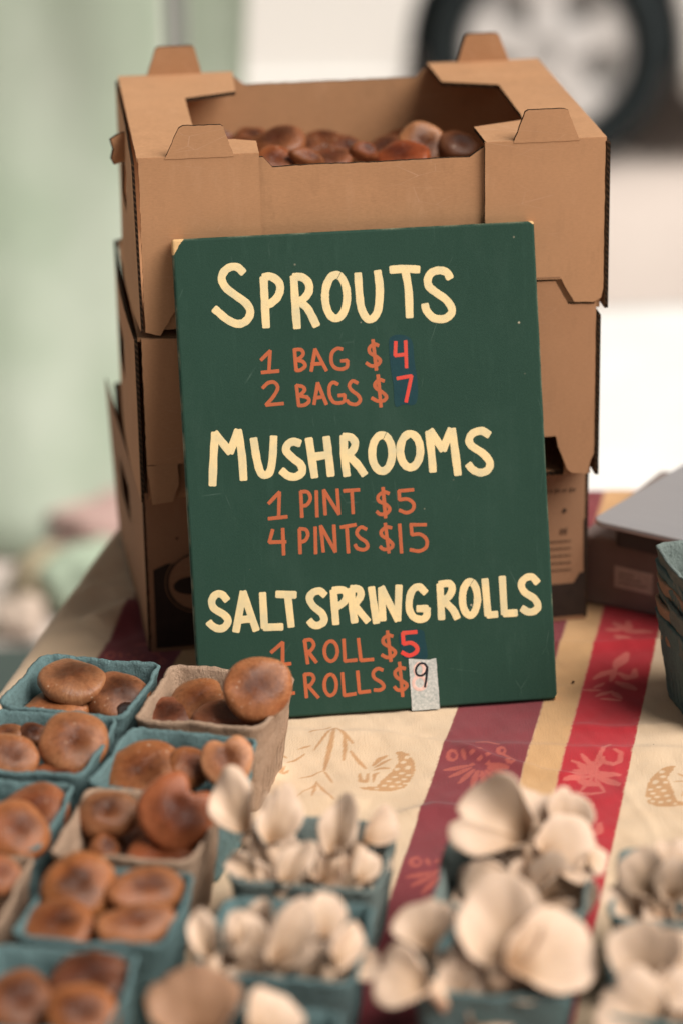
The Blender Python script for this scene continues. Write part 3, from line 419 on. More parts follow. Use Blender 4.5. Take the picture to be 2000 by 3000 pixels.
def mat_oyster(name, a, b, cdark):
    k = NT(name); o = k.obj(); at = k.n('Attribute', attribute_name='rad'); oi = k.n('ObjectInfo')
    n1 = k.noise(o, 55, 4, .6); n2 = k.noise(o, 260, 3)
    r = k.math('ADD', at.outputs['Fac'], k.math('MULTIPLY', k.math('SUBTRACT', n1, .5), .5))
    c = k.mix(k.rng(r, .2, .85), b, a)
    c = k.mix(k.rng(r, .02, .42, .85, 0), c, cdark)
    c = k.mix(k.rng(n1, .55, .75, 0, .35), c, b)
    c = k.mix(1.0, c, oi.outputs['Color'], 'MULTIPLY')
    k.bump(n2, .15, .0008)
    k.b.inputs['Subsurface Weight'].default_value = .12; k.b.inputs['Subsurface Radius'].default_value = (.006, .004, .002)
    return k.fin(c, .55, .3)
OY_CAP = mat_oyster('oyster_cap', (.63, .46, .34), (.46, .30, .185), (.26, .14, .065))
OY_GILL = mat_oyster('oyster_gills', (.42, .31, .225), (.28, .19, .125), (.20, .13, .08))

def mat_cloth():
    k = NT('striped_jacquard_cloth'); at = k.n('Attribute', attribute_name='dye'); o = k.obj()
    wv = k.n('TexWave', bands_direction='DIAGONAL'); wv.inputs['Scale'].default_value = 260; wv.inputs['Distortion'].default_value = 3; k.l(o, wv.inputs['Vector'])
    f = k.noise(o, 420, 4, .7); g = k.noise(o, 18, 4)
    h = k.noise(k.vmul(o, (1, .12, 1)), 700, 2)
    c = k.mix(k.rng(f, .3, .7, 0, .22), at.outputs['Color'], (1, .86, .72), 'MULTIPLY')
    c = k.mix(k.rng(g, .4, .75, 0, .25), c, (.93, .80, .66), 'MULTIPLY')
    k.bump(k.math('ADD', k.math('MULTIPLY', f, .8), k.math('ADD', k.math('MULTIPLY', wv.outputs['Fac'], .4), h)), .4, .0008)
    k.b.inputs['Sheen Weight'].default_value = .15
    return k.fin(c, .92, .12)
CLOTH = mat_cloth()

# ------------------------------------------------------------------ mesh helpers
def mk(name, verts, faces, mat, parent=None, smooth=False, idx=None, attrs=None):
    me = bpy.data.meshes.new(name); me.from_pydata([tuple(v) for v in verts], [], faces)
    for mm in (mat if isinstance(mat, (list, tuple)) else [mat]): me.materials.append(mm)
    if idx is not None: me.polygons.foreach_set('material_index', idx)
    if smooth: me.polygons.foreach_set('use_smooth', [True]*len(me.polygons))
    for k, v in (attrs or {}).items():
        a = me.attributes.new(k, 'FLOAT', 'POINT'); a.data.foreach_set('value', v)
    me.update()
    o = bpy.data.objects.new(name, me); COL.objects.link(o)
    if parent: o.parent = parent
    return o
def fix_normals(o):
    import bmesh
    b = bmesh.new(); b.from_mesh(o.data); bmesh.ops.recalc_face_normals(b, faces=b.faces); b.to_mesh(o.data); b.free(); return o
def empty(name, loc=(0, 0, 0), rz=0.0):
    o = bpy.data.objects.new(name, None); o.empty_display_size = .02; COL.objects.link(o); o.location = loc; o.rotation_euler = (0, 0, rz); return o
def tag(o, label=None, cat=None, group=None, kind=None):
    for k, v in (('label', label), ('category', cat), ('group', group), ('kind', kind)):
        if v: o[k] = v
    return o
def basis(loc, X, Y, Z):
    m = Matrix((X, Y, Z)).transposed().to_4x4(); m.translation = loc; return m
def frame_from_normal(n, spin=0.0):
    n = Vector(n).normalized(); a = Vector((1, 0, 0)) if abs(n.x) < .9 else Vector((0, 1, 0))
    x = (a - n*a.dot(n)).normalized(); y = n.cross(x)
    return (x*math.cos(spin) + y*math.sin(spin)), (y*math.cos(spin) - x*math.sin(spin)), n

def ragged(poly, amp, rnd, step=.0042):
    out = []
    n = len(poly)
    for i in range(n):
        a = Vector(poly[i]); b = Vector(poly[(i+1) % n]); d = b-a; L = d.length
        k = max(1, int(L/step)); nn = Vector((-d.y, d.x))/max(L, 1e-6)
        for j in range(k):
            p = a + d*(j/k)
            if j: p = p + nn*rnd.uniform(-amp, amp)
            out.append((p.x, p.y))
    return out
def panel(name, poly, th, org, ex, ey, parent, mats=None, rag=.00028, seed=0, bend=None, fold=None):
    """a sheet of corrugated board: outline poly (in ex, ey), thickness th behind the outer face"""
    mats = mats or [KRAFT, FLUTE]
    rnd = random.Random(seed*7+len(poly)); P = ragged(poly, rag, rnd) if rag else [tuple(p) for p in poly]
    ex = Vector(ex); ey = Vector(ey); n = ex.cross(ey).normalized(); org = Vector(org); N = len(P); V = []
    for z in (0, -th):
        for (a, b) in P:
            p = org + ex*a + ey*b + n*z
            if bend: p = p + Vector(bend(a, b))
            V.append(p)
    F = [list(range(N)), list(range(2*N-1, N-1, -1))] + [[i, i+N, (i+1) % N + N, (i+1) % N] for i in range(N)]
    # sheets with a bend need inner points: cut the caps into triangles first
    import bmesh
    me = bpy.data.meshes.new(name); me.from_pydata(V, [], F)
    for mm in mats: me.materials.append(mm)
    me.polygons.foreach_set('material_index', [0, 0]+[(0 if fold and fold(*P[i]) and fold(*P[(i+1) % N]) else 1) for i in range(N)]); me.update()
    o = bpy.data.objects.new(name, me); COL.objects.link(o); o.parent = parent
    return o
def sheet(name, poly, org, ex, ey, parent, mat):
    ex = Vector(ex); ey = Vector(ey); n = ex.cross(ey).normalized(); org = Vector(org); N = len(poly)
    V = [org+ex*a+ey*b+n*z for z in (0, -.00025) for a, b in poly]
    F = [list(range(N)), list(range(2*N-1, N-1, -1))] + [[i, i+N, (i+1) % N + N, (i+1) % N] for i in range(N)]
    return mk(name, V, F, mat, parent)
def bevel(o, wdt, seg=2):
    md = o.modifiers.new('bevel', 'BEVEL'); md.width = wdt; md.segments = seg; md.limit_method = 'ANGLE'; return o
def box(name, a, b, mat, parent=None, bev=0.0):
    V = [(x, y, z) for x in (a[0], b[0]) for y in (a[1], b[1]) for z in (a[2], b[2])]
    F = [(0, 1, 3, 2), (4, 6, 7, 5), (0, 4, 5, 1), (2, 3, 7, 6), (0, 2, 6, 4), (1, 5, 7, 3)]
    o = mk(name, V, F, mat, parent)
    if bev: bevel(o, bev)
    return o
def tube(name, pts, rads, mat, parent=None, n=12, attrs=False, cap=True):
    V = []; F = []; pts = [Vector(p) for p in pts]
    for i, p in enumerate(pts):
        t = (pts[min(i+1, len(pts)-1)] - pts[max(i-1, 0)]).normalized(); x, y, _ = frame_from_normal(t)
        for j in range(n):
            a = 2*math.pi*j/n; V.append(p + (x*math.cos(a)+y*math.sin(a))*rads[i])
    for i in range(len(pts)-1):
        for j in range(n): F.append((i*n+j, i*n+(j+1) % n, (i+1)*n+(j+1) % n, (i+1)*n+j))
    if cap: F += [list(range(n-1, -1, -1)), [(len(pts)-1)*n+j for j in range(n)]]
    return fix_normals(mk(name, V, F, mat, parent, True))
def catmull(P, k=6):
    if len(P) < 3: return [tuple(Vector(P[0]).lerp(Vector(P[1]), i/4)) for i in range(5)]
    Q = [Vector(p) for p in P]
    closed = (Q[0]-Q[-1]).length < 1e-6
    out = []
    for i in range(len(Q)-1):
        p0 = Q[i-1] if i else (Q[-2] if closed else Q[0]*2-Q[1]); p1 = Q[i]; p2 = Q[i+1]
        p3 = Q[i+2] if i+2 < len(Q) else (Q[1] if closed else Q[-1]*2-Q[-2])
        for j in range(k):
            t = j/k
            out.append(tuple(.5*((2*p1)+(p2-p0)*t+(2*p0-5*p1+4*p2-p3)*t*t+(3*p1-p0-3*p2+p3)*t**3)))
    out.append(tuple(Q[-1])); return out

# ------------------------------------------------------------------ ground and far background
TABLE_Z = -.0035
GZ = -.76
def mat_ground():
    k = NT('pale_concrete'); o = k.obj()
    a = k.noise(o, 1.6, 5, .6); b = k.noise(o, 40, 4, .7)
    c = k.mix(k.rng(a, .3, .7), (.55, .475, .43), (.64, .56, .51)); c = k.mix(k.rng(b, .3, .7, 0, .35), c, (.45, .39, .35))
    k.bump(b, .3, .004); return k.fin(c, .9, .2)
g = mk('ground', [(-60, -30, GZ), (60, -30, GZ), (60, 120, GZ), (-60, 120, GZ)], [(0, 1, 2, 3)], mat_ground()); tag(g, kind='structure')

# pale green tent wall: two hanging sheets and the dark post between them
def mat_tent():
    k = NT('pale_green_canvas'); o = k.obj(); f = k.noise(k.vmul(o, (1.2, 1, .8)), 3.2, 4); g2 = k.noise(o, 300, 2)
    c = k.mix(k.rng(f, .3, .7), (.43, .505, .40), (.66, .70, .62)); k.bump(g2, .1, .001)
    k.b.inputs['Sheen Weight'].default_value = .1
    k.fin(c, .85, .2)
    tr = k.n('BsdfTranslucent'); tr.inputs[0].default_value = (.62, .74, .58, 1); mx = k.n('MixShader'); mx.inputs[0].default_value = .35
    k.l(k.b.outputs[0], mx.inputs[1]); k.l(tr.outputs[0], mx.inputs[2]); k.l(mx.outputs[0], k.out.inputs[0])
    return k.m
TENT = mat_tent()
TENT2 = TENT.copy(); TENT2.name = 'shaded_green_canvas'
def hanging(name, x0, x1, y, z0, z1, edge, seed, label, tmat=None):
    rnd = random.Random(seed); nx, nz = 90, 40; V = []; F = []
    ph = [rnd.uniform(0, 6) for _ in range(6)]
    for j in range(nz+1):
        tz = j/nz; z = z0+(z1-z0)*tz
        for i in range(nx+1):
            tx = i/nx; xr = x1 + edge*(1-tz); x = x0+(xr-x0)*tx
            f = .035*math.sin(4.5*x+ph[0]+2.1*tz)+.016*math.sin(11*x+ph[1]-2.5*tz)+.005*math.sin(31*x+ph[2]+5*tz)
            V.append((x, y+f*(1.2-.6*tz)-.34*max(0, (-.05-z)/.7)**1.6, z))  # foot of the sheet flares forward so its lower part catches more light
    for j in range(nz):
        for i in range(nx): a = j*(nx+1)+i; F.append((a, a+1, a+nx+2, a+nx+1))
    o = mk(name, V, F, tmat or TENT, None, True)
    md = o.modifiers.new('cloth_thickness', 'SOLIDIFY'); md.thickness = .002
    return tag(o, label, 'tent wall', 'tent walls')
hanging('tent_wall', -2.6, -.285, 4.86, GZ+.012, 1.6, 0.0, 3, 'pale green canvas tent wall hanging at the left behind the cartons')
hanging('tent_wall', -.255, -.045, 5.02, GZ+.012, 1.6, -.155, 5, 'narrow slanting flap of green canvas between the dark post and the white van')
post = tube('tent_post', [(-.268, 4.90, GZ), (-.268, 4.90, 1.7)], [.011, .011], mat_plain('dark_teal_metal', (.02, .04, .04), .5, .4), None, 12)
tag(post, 'thin dark tent post between the two green canvas sheets', 'post')

# white van
VANW = NT('white_van_paint'); VANW.b.inputs['Coat Weight'].default_value = .4; VANW = VANW.fin((.86, .845, .82), .35, .5)
RUB = mat_plain('black_rubber', (.012, .018, .020), .75, .25, .3, 30)
RIM = mat_plain('grey_wheel_metal', (.40, .39, .385), .45, .5, .35, 14); SPOKE = mat_plain('pale_spoke_metal', (.66, .64, .63), .4, .5, .06, 12)
GLS = NT('dark_van_glass').fin((.02, .03, .035), .08, .6)
DARKP = mat_plain('black_plastic', (.012, .013, .014), .6, .3)
van = empty('white_van', (.52, 7.0, GZ)); tag(van, 'white van parked behind the stall with one wheel in view', 'van')
def side_outline():
    # x along the van (wheel centre at 0), z up from the ground; the arch is cut out of the lower edge
    P = [(-3.15, .45), (-3.2, .95), (-3.05, 1.05), (-2.5, 1.15), (-1.75, 1.85), (1.15, 1.9), (1.22, 1.2), (1.25, .42), (.9, .17)]
    def arch(cx):
        return [(cx+.335*math.cos(rad(a)), .31+.335*math.sin(rad(a))) for a in range(-10, 191, 10)]
    P += [(.35, .17)] + arch(0)[1:-1] + [(-.35, .17), (-2.0, .17)]
    P += [(-2.08, .19)] + [(x, z) for x, z in arch(-2.45)[1:-1]] + [(-2.82, .19)]
    return P
SO = side_outline(); N = len(SO); V = []
for y, k_ in ((.06, 1.0), (.02, .995), (1.55, .995), (1.51, 1.0)):
    V += [(x*k_ if k_ < 1 else x, y, z) for x, z in SO]
V = [(x, .02, z) for x, z in SO] + [(x, 1.60, z) for x, z in SO]
F = [list(range(N)), list(range(2*N-1, N-1, -1))] + [[i, i+N, (i+1) % N+N, (i+1) % N] for i in range(N)]
bd = mk('body', V, F, VANW, van); fix_normals(bd); bevel(bd, .02, 3)
pl = [(.35, 1.25), (1.05, 1.25), (1.02, 1.7), (.35, 1.7)]
for k_, pl in enumerate(([(.35, 1.25), (1.05, 1.25), (1.02, 1.7), (.35, 1.7)], [(-.85, 1.25), (.2, 1.25), (.2, 1.7), (-.85, 1.7)], [(-2.2, 1.22), (-1.0, 1.22), (-1.0, 1.7), (-1.7, 1.7)])):
    wn = [(x, .012, z) for x, z in pl] + [(x, .03, z) for x, z in pl]
    fix_normals(mk('window', wn, [(0, 1, 2, 3), (7, 6, 5, 4), (0, 4, 5, 1), (1, 5, 6, 2), (2, 6, 7, 3), (3, 7, 4, 0)], GLS, van))
box('rocker_trim', (-1.98, .0, .175), (-.37, .03, .25), VANW, van, .008)
box('rear_trim', (.37, .0, .175), (.88, .03, .25), VANW, van, .008)
for x in (-.9, .30): box('door_seam', (x, .014, .32), (x+.012, .019, 1.75), DARKP, van)
for cx in (0, -2.45):
    hub = empty('wheel', (cx, 0, .305)); hub.parent = van
    for nm, prof, mt in (('tyre', [(.205, .02), (.225, -.012), (.26, -.022), (.292, -.008), (.305, .03), (.305, .16), (.29, .2), (.225, .21), (.205, .19)], RUB),
                         ('rim', [(.207, .02), (.20, .0), (.185, .006), (.17, .05), (.06, .035), (.045, .012), (0.002, .008), (.002, .19), (.205, .19)], RIM)):
        n = 48; V = [(r*math.cos(2*math.pi*j/n), y, r*math.sin(2*math.pi*j/n)) for r, y in prof for j in range(n)]; q = len(prof)
        F = [(i*n+j, i*n+(j+1) % n, ((i+1) % q)*n+(j+1) % n, ((i+1) % q)*n+j) for i in range(q) for j in range(n)]
        fix_normals(mk(nm, V, F, mt, hub, True))
    for a in range(5):
        th = rad(90+72*a); c_, s_ = math.cos(th), math.sin(th)
        V = []
        for r, hw, y in ((.03, .034, .004), (.12, .038, .010), (.192, .060, .004)):
            for sg in (-1, 1):
                for dy in (0, .03): V.append((r*c_-sg*hw*s_, y+dy, r*s_+sg*hw*c_))
        F = [(0, 2, 6, 4), (4, 6, 10, 8), (0, 4, 5, 1), (4, 8, 9, 5), (2, 3, 7, 6), (6, 7, 11, 10), (1, 5, 7, 3), (5, 9, 11, 7), (8, 10, 11, 9)]
        fix_normals(mk('spoke', V, F, SPOKE, hub))
    V = [(.334*math.cos(rad(a)), y, .334*math.sin(rad(a))) for y in (.03, .40) for a in range(-15, 196, 10)]; n = len(V)//2
    ah = mk('wheel_housing', V + [(0, .40, 0)], [(i, i+1, i+1+n, i+n) for i in range(n-1)] + [(n+i, n+i+1, 2*n) for i in range(n-1)], DARKP, hub)
box('underbody', (-2.0, .10, .20), (-.45, 1.5, .30), DARKP, van)
box('underbody', (.45, .10, .20), (1.2, 1.5, .30), DARKP, van)

# low bench under a white cloth, behind the table on the right
WHITEC = mat_plain('white_cotton', (.80, .78, .75), .9, .15, .05, 8, .2)
V = []; F = []; nx, ny = 60, 60
x0, x1, y0, y1, zt = .10, 1.35, 3.55, 4.35, -.30
for j in range(ny+1):
    for i in range(nx+1):
        u_ = -0.46+(x1-x0+.92)*i/nx; v_ = -0.46+(y1-y0+.92)*j/ny
        ou = max(0, -u_, u_-(x1-x0)); ov = max(0, -v_, v_-(y1-y0)); d_ = math.hypot(ou, ov)
        X_ = x0+min(max(u_, 0), x1-x0); Y_ = y0+min(max(v_, 0), y1-y0)
        fl_ = .02*math.sin(14*u_+2)*min(1, d_*4)+.02*math.sin(13*v_)*min(1, d_*4)
        sgx = -1 if u_ < 0 else 1; sgy = -1 if v_ < 0 else 1
        if ou: X_ += sgx*(.015+fl_*.8+.06*d_)
        if ov: Y_ += sgy*(.015+fl_*.8+.06*d_)
        V.append((X_, Y_, max(GZ+.004, zt-max(ou, ov)+.003*math.sin(9*u_+5*v_))))
for j in range(ny):
    for i in range(nx): a = j*(nx+1)+i; F.append((a, a+1, a+nx+2, a+nx+1))
tag(mk('white_cloth', V, F, WHITEC, None, True), 'white cloth draped over a low bench behind the table on the right', 'cloth')
bench = empty('low_bench', (0, 0, 0)); tag(bench, 'low bench hidden beneath the white cloth on the right', 'bench')
WOOD = mat_plain('bare_wood', (.35, .22, .12), .7, .3, .2, 20)
box('seat', (x0+.01, y0+.01, zt-.04), (x1-.01, y1-.01, zt-.008), WOOD, bench)
for bx in (x0+.05, x1-.1):
    for by in (y0+.05, y1-.1): box('leg', (bx, by, GZ), (bx+.05, by+.05, zt-.04), WOOD, bench)

# bundles and a dark patch on the ground left of the table
def bundle(name, c, r, col, seed, label, cat):
    rnd = random.Random(seed); V = []; F = []; n, q = 28, 14
    for i in range(q+1):
        ph = math.pi*i/q
        for j in range(n):
            th = 2*math.pi*j/n; p = Vector((math.sin(ph)*math.cos(th), math.sin(ph)*math.sin(th), math.cos(ph)))
            k_ = 1+.35*noise.noise(p*1.7+Vector((seed*3.1, 0, 0)))+.15*noise.noise(p*5+Vector((0, seed, 0)))
            V.append((c[0]+p.x*r[0]*k_, c[1]+p.y*r[1]*k_, max(GZ+.002, GZ+r[2]*.9+p.z*r[2]*k_)))
    for i in range(q):
        for j in range(n): F.append((i*n+j, i*n+(j+1) % n, (i+1)*n+(j+1) % n, (i+1)*n+j))
    o = fix_normals(mk(name, V, F, mat_plain(name+'_fabric', col, .9, .1, .2, 12, .2), None, True)); tag(o, label, cat, 'cloth bundles on the ground'); return o
bundle('cloth_bundle', (-.37, 4.52, 0), (.14, .10, .05), (.50, .34, .31), 1, 'faded pink cloth bundle on the ground far behind the carton stack', 'cloth')
bundle('cloth_bundle', (-.40, 4.30, 0), (.09, .08, .05), (.40, .48, .37), 2, 'mint green cloth bundle on the ground behind the table edge', 'cloth')
bundle('cloth_bundle', (-.47, 4.33, 0), (.06, .07, .04), (.42, .35, .24), 5, 'olive tan cloth bundle beside the mint green one', 'cloth')
bundle('cloth_bundle', (-.505, 4.18, 0), (.04, .05, .03), (.50, .40, .33), 7, 'small peach cloth bundle left of the olive one', 'cloth')
patch_o = box('ground_patch', (-1.3, 3.3, GZ+.004), (-.40, 4.10, GZ+.016), mat_plain('dark_grey_green', (.06, .08, .072), .9, .2), None, .004)  # thin dark grey-green slab lying on the pale concrete
tag(patch_o, 'dark grey-green patch on the ground at the left picture edge', 'mat')

# ------------------------------------------------------------------ table and striped cloth
tbl = empty('folding_table', (0, 0, GZ)); tag(tbl, 'folding table beneath the striped cloth', 'table')
tp = [(-.318-.13, 1.40), (.85-.13, 1.40), (.85+.12, 2.745), (-.318+.12, 2.745)]
V = [(x, y, z) for z in (.718, .744) for x, y in tp]
fix_normals(mk('table_top', V, [(0, 1, 2, 3), (7, 6, 5, 4), (0, 4, 5, 1), (1, 5, 6, 2), (2, 6, 7, 3), (3, 7, 4, 0)], WOOD, tbl))
for lx, ly in ((-.34, 1.5), (.66, 1.5), (.85, 2.62), (-.12, 2.62)): tube('leg', [(lx, ly, 0), (lx, ly, .72)], [.014, .014], DARKP, tbl, 10)

def axis(parts):
    out = []
    for a, b, st_ in parts: out += list(np.arange(a, b-1e-9, st_))
    return np.array(out+[parts[-1][1]])
sa = axis([(-.56, -.335, .006), (-.335, -.25, .002), (-.25, .33, .00125), (.33, .42, .004), (.42, 1.0, .02)])
ya = axis([(1.36, 1.66, .008), (1.66, 2.0, .0026), (2.0, 2.47, .00115), (2.47, 2.86, .0025), (2.86, 3.1, .008)])
GS, GY = np.meshgrid(sa, ya)
rng_ = np.random.default_rng(4)
def vnoise(x, y, seed):
    r_ = np.random.default_rng(seed); G = r_.random((64, 64)); xi = np.floor(x).astype(int); yi = np.floor(y).astype(int); fx = x-xi; fy = y-yi
    fx = fx*fx*(3-2*fx); fy = fy*fy*(3-2*fy); g_ = lambda a, b: G[a % 64, b % 64]
    return (g_(xi, yi)*(1-fx)+g_(xi+1, yi)*fx)*(1-fy)+(g_(xi, yi+1)*(1-fx)+g_(xi+1, yi+1)*fx)*fy-.5
# woven colours
def lin(*c): return np.array(c)
CREAM, GOLD, BURG, RED = lin(.62, .470, .325), lin(.54, .325, .160), lin(.195, .036, .044), lin(.40, .024, .034)
MOT = {'cream': lin(.45, .245, .110), 'burg': lin(.38, .090, .070), 'red': lin(.52, .125, .105), 'gold': lin(.58, .345, .15)}
sj = GS + .0006*vnoise(GS*400, GY*260, 3) + .0005*vnoise(GS*90, GY*900, 5)
colr = np.empty(GS.shape+(3,)); colr[:] = CREAM
zone = np.zeros(GS.shape, int)
def band(a, b, cc, zid):
    m_ = np.clip((sj-a)/.0012+.5, 0, 1)*np.clip((b-sj)/.0012+.5, 0, 1); global colr
    colr = colr*(1-m_[..., None])+cc*m_[..., None]; zone[m_ > .5] = zid
for off in (0, -.337, .337, .674):
    band(.068+off, .140+off, BURG, 1); band(.140+off, .170+off, GOLD, 3); band(.170+off, .2255+off, RED, 2)
mask = np.zeros(GS.shape)
def sub(a0, a1, b0, b1):
    i0, i1 = np.searchsorted(ya, (b0, b1)); j0, j1 = np.searchsorted(sa, (a0, a1)); return slice(i0, i1+1), slice(j0, j1+1)
def paint_stroke(P, w_, soft=.0009, sign=1, taper=True):
    P = np.array(P, float)/1000; w_ = w_/1000
    ys, xs = sub(P[:, 0].min()-w_, P[:, 0].max()+w_, P[:, 1].min()-2*w_, P[:, 1].max()+2*w_)
    x = GS[ys, xs]; y = GY[ys, xs]
    if x.size == 0: return
    d = np.full(x.shape, 9.); ns = len(P)-1
    for k_, (a, b) in enumerate(zip(P[:-1], P[1:])):
        e = b-a; t = np.clip(((x-a[0])*e[0]+(y-a[1])*e[1])/max(e@e, 1e-12), 0, 1)
        g_ = w_/2*(1-(.38+.62*np.sin(np.pi*np.clip((k_+t)/ns*.9+.05, 0, 1)))) if taper else 0
        d = np.minimum(d, np.hypot(x-a[0]-t*e[0], (y-a[1]-t*e[1])*.75)+g_)
    m_ = np.clip((w_/2-d+.0007*vnoise(x*900, y*900, 8))/soft+.5, 0, 1)
    mask[ys, xs] = np.maximum(mask[ys, xs], m_)
def paint_poly(P):
    P = np.array(P, float)/1000; ys, xs = sub(P[:, 0].min(), P[:, 0].max(), P[:, 1].min(), P[:, 1].max()); x = GS[ys, xs]+.001*vnoise(GS[ys, xs]*700, GY[ys, xs]*700, 2); y = GY[ys, xs]
    ins = np.zeros(x.shape, bool); n = len(P)
    for i in range(n):
        a, b = P[i], P[(i+1) % n]
        c_ = ((a[1] > y) != (b[1] > y)) & (x < (b[0]-a[0])*(y-a[1])/(b[1]-a[1]+1e-12)+a[0]); ins ^= c_
    mask[ys, xs] = np.maximum(mask[ys, xs], ins*1.0)
def erase(c_, a, b):
    c_ = np.array(c_)/1000; a = a/1000; b = b/1000; ys, xs = sub(c_[0]-a, c_[0]+a, c_[1]-b, c_[1]+b)
    d = ((GS[ys, xs]-c_[0])/a)**2+((GY[ys, xs]-c_[1])/b)**2; mask[ys, xs] *= np.clip((d-.7)/.5, 0, 1)
def shifted(P, ds, dy, mirror=None): return [((2*mirror-p[0] if mirror is not None else p[0])+ds, p[1]+dy) for p in P]
for P, w_ in MOTIFS['cream']: paint_stroke(P, w_*1.6)
for _, P in MOTIFS['poly']: paint_poly(P)
for c_, a, b in MOTIFS['ell']: erase(c_, a, b)
# the same shell, turned over, in the next cream ground to the right, and further repeats along the cloth
for _, P in MOTIFS['poly']:
    paint_poly(shifted(P, 254, -35, 20))
for c_, a, b in MOTIFS['ell']: erase(shifted([c_], 254, -35, 20)[0], a, b)
for P, w_ in MOTIFS['cream'][17:]: paint_stroke(shifted(P, 254, -35, 20), w_)
for dy in (-380, 300):
    for P, w_ in MOTIFS['cream'][:14]: paint_stroke(shifted(P, 20, dy), w_)
for P, w_ in MOTIFS['burg']:
    for dy in (0, -182, 184, 368):
        paint_stroke(shifted(P, 0, dy), w_*1.45)
        paint_stroke(shifted(P, -337, dy+35), w_)
for P, w_ in MOTIFS['red']:
    for dy in (0, -290): paint_stroke(shifted(P, 0, dy), w_*1.45)
mc = np.where((zone == 1)[..., None], MOT['burg'], np.where((zone == 2)[..., None], MOT['red'], np.where((zone == 3)[..., None], MOT['gold'], MOT['cream'])))
colr = colr*(1-mask[..., None]*.88)+mc*mask[..., None]*.88
thr = .94+.12*(vnoise(GS*55, GY*55, 12)+.5)
colr = np.clip(colr*thr[..., None], 0, 1)
# shape: flat top, rumples, and the drop over the table edge
X = GS + .195*(GY-2.1)
Z = .0016*vnoise(GS*26, GY*22, 20)+.0010*vnoise(GS*70, GY*60, 21)+.0009*vnoise((GS+.6*GY)*110, (GY-.3*GS)*24, 22)
def ridge(P, h, wd, skew=1.0):
    global Z
    P = np.array(P, float); d = np.full(GS.shape, 9.); sg = np.ones(GS.shape)
    ys, xs = sub(P[:, 0].min()-.25, P[:, 0].max()+.25, P[:, 1].min()-.08, P[:, 1].max()+.08)
    x = X[ys, xs]; y = GY[ys, xs]; d = np.full(x.shape, 9.); sg = np.ones(x.shape); tt = np.zeros(x.shape)
    nseg = len(P)-1
    for k_, (a, b) in enumerate(zip(P[:-1], P[1:])):
        e = b-a; t = np.clip(((x-a[0])*e[0]+(y-a[1])*e[1])/(e@e), 0, 1); px = x-a[0]-t*e[0]; py = y-a[1]-t*e[1]; dd = np.hypot(px, py); m_ = dd < d
        d = np.where(m_, dd, d); sg = np.where(m_, np.sign(e[0]*py-e[1]*px), sg); tt = np.where(m_, (k_+t)/nseg, tt)
    wdt = np.where(sg > 0, wd, wd*skew)
    Z[ys, xs] += 1.25*h*np.exp(-(d/wdt)**2)*np.clip(np.sin(np.pi*np.clip(tt, .02, .98))*2.2, 0, 1)
ridge([(-.09, 2.205), (-.03, 2.192), (.03, 2.185), (.085, 2.162), (.15, 2.155), (.21, 2.148), (.30, 2.142), (.36, 2.15)], .0026, .0095, 2.2)
ridge([(.085, 2.165), (.12, 2.135), (.16, 2.110), (.19, 2.10)], .0030, .0055, 1.6)
ridge([(.03, 2.035), (.07, 2.050), (.10, 2.042), (.14, 2.03)], .0034, .008, 1.6)
ridge([(.17, 2.372), (.22, 2.362), (.28, 2.370), (.33, 2.36)], .0036, .006, 1.8)
ridge([(.195, 2.175), (.215, 2.12), (.222, 2.07), (.235, 2.02), (.24, 1.97)], .0007, .0045)
ridge([(-.07, 2.12), (-.03, 2.075), (.02, 2.06)], .0022, .010, 1.4)
ridge([(-.08, 2.16), (-.06, 2.13), (-.062, 2.10)], .0040, .009, 1.2)
ridge([(-.235, 2.42), (-.205, 2.45), (-.19, 2.47)], .010, .016, 1.4)
ridge([(-.25, 2.52), (-.20, 2.50), (-.17, 2.505)], .006, .014, 1.4)
ridge([(.11, 2.29), (.16, 2.27), (.19, 2.28)], .0016, .006)
ridge([(.18, 2.20), (.23, 2.19), (.30, 2.20)], .0015, .007)
Z += TABLE_Z + .0008
def drape(over, rr=.014):
    t = np.minimum(over/rr, math.pi/2); return rr*np.sin(t), rr*(1-np.cos(t))+np.maximum(0, over-rr*math.pi/2)
oL = np.maximum(0, -.326-GS); oB = np.maximum(0, GY-2.752); oR = np.maximum(0, GS-.86); oF = np.maximum(0, 1.39-GY)
hL, vL = drape(oL); hB, vB = drape(oB)
Xf = np.where(oL > 0, X+oL-hL+.010*np.sin(GY*38)*np.minimum(1, vL*8)-.02*np.minimum(1, vL*5), X)
Yf = np.where(oB > 0, GY-oB+hB+.012*np.sin(GS*40)*np.minimum(1, vB*8), GY)
Z = Z - np.maximum(vL, vB)
ny_, nx_ = GS.shape
V = np.stack([Xf, Yf, Z], -1).reshape(-1, 3)
ii = (np.arange(ny_-1)[:, None]*nx_+np.arange(nx_-1)[None]).ravel()
Fq = np.stack([ii, ii+1, ii+nx_+1, ii+nx_], 1)
me = bpy.data.meshes.new('tablecloth'); me.vertices.add(len(V)); me.vertices.foreach_set('co', V.ravel())
me.loops.add(Fq.size); me.loops.foreach_set('vertex_index', Fq.ravel().astype(np.int32))
me.polygons.add(len(Fq)); me.polygons.foreach_set('loop_start', np.arange(0, Fq.size, 4, dtype=np.int32)); me.polygons.foreach_set('loop_total', np.full(len(Fq), 4, dtype=np.int32))
me.polygons.foreach_set('use_smooth', np.ones(len(Fq), bool)); me.update(calc_edges=True)
ca = me.attributes.new('dye', 'FLOAT_COLOR', 'POINT'); ca.data.foreach_set('color', np.concatenate([colr.reshape(-1, 3), np.ones((len(V), 1))], 1).ravel())
me.materials.append(CLOTH)
cl_o = bpy.data.objects.new('tablecloth', me); COL.objects.link(cl_o)
tag(cl_o, 'cream tablecloth with burgundy, gold and red stripes and woven flower motifs', 'tablecloth')

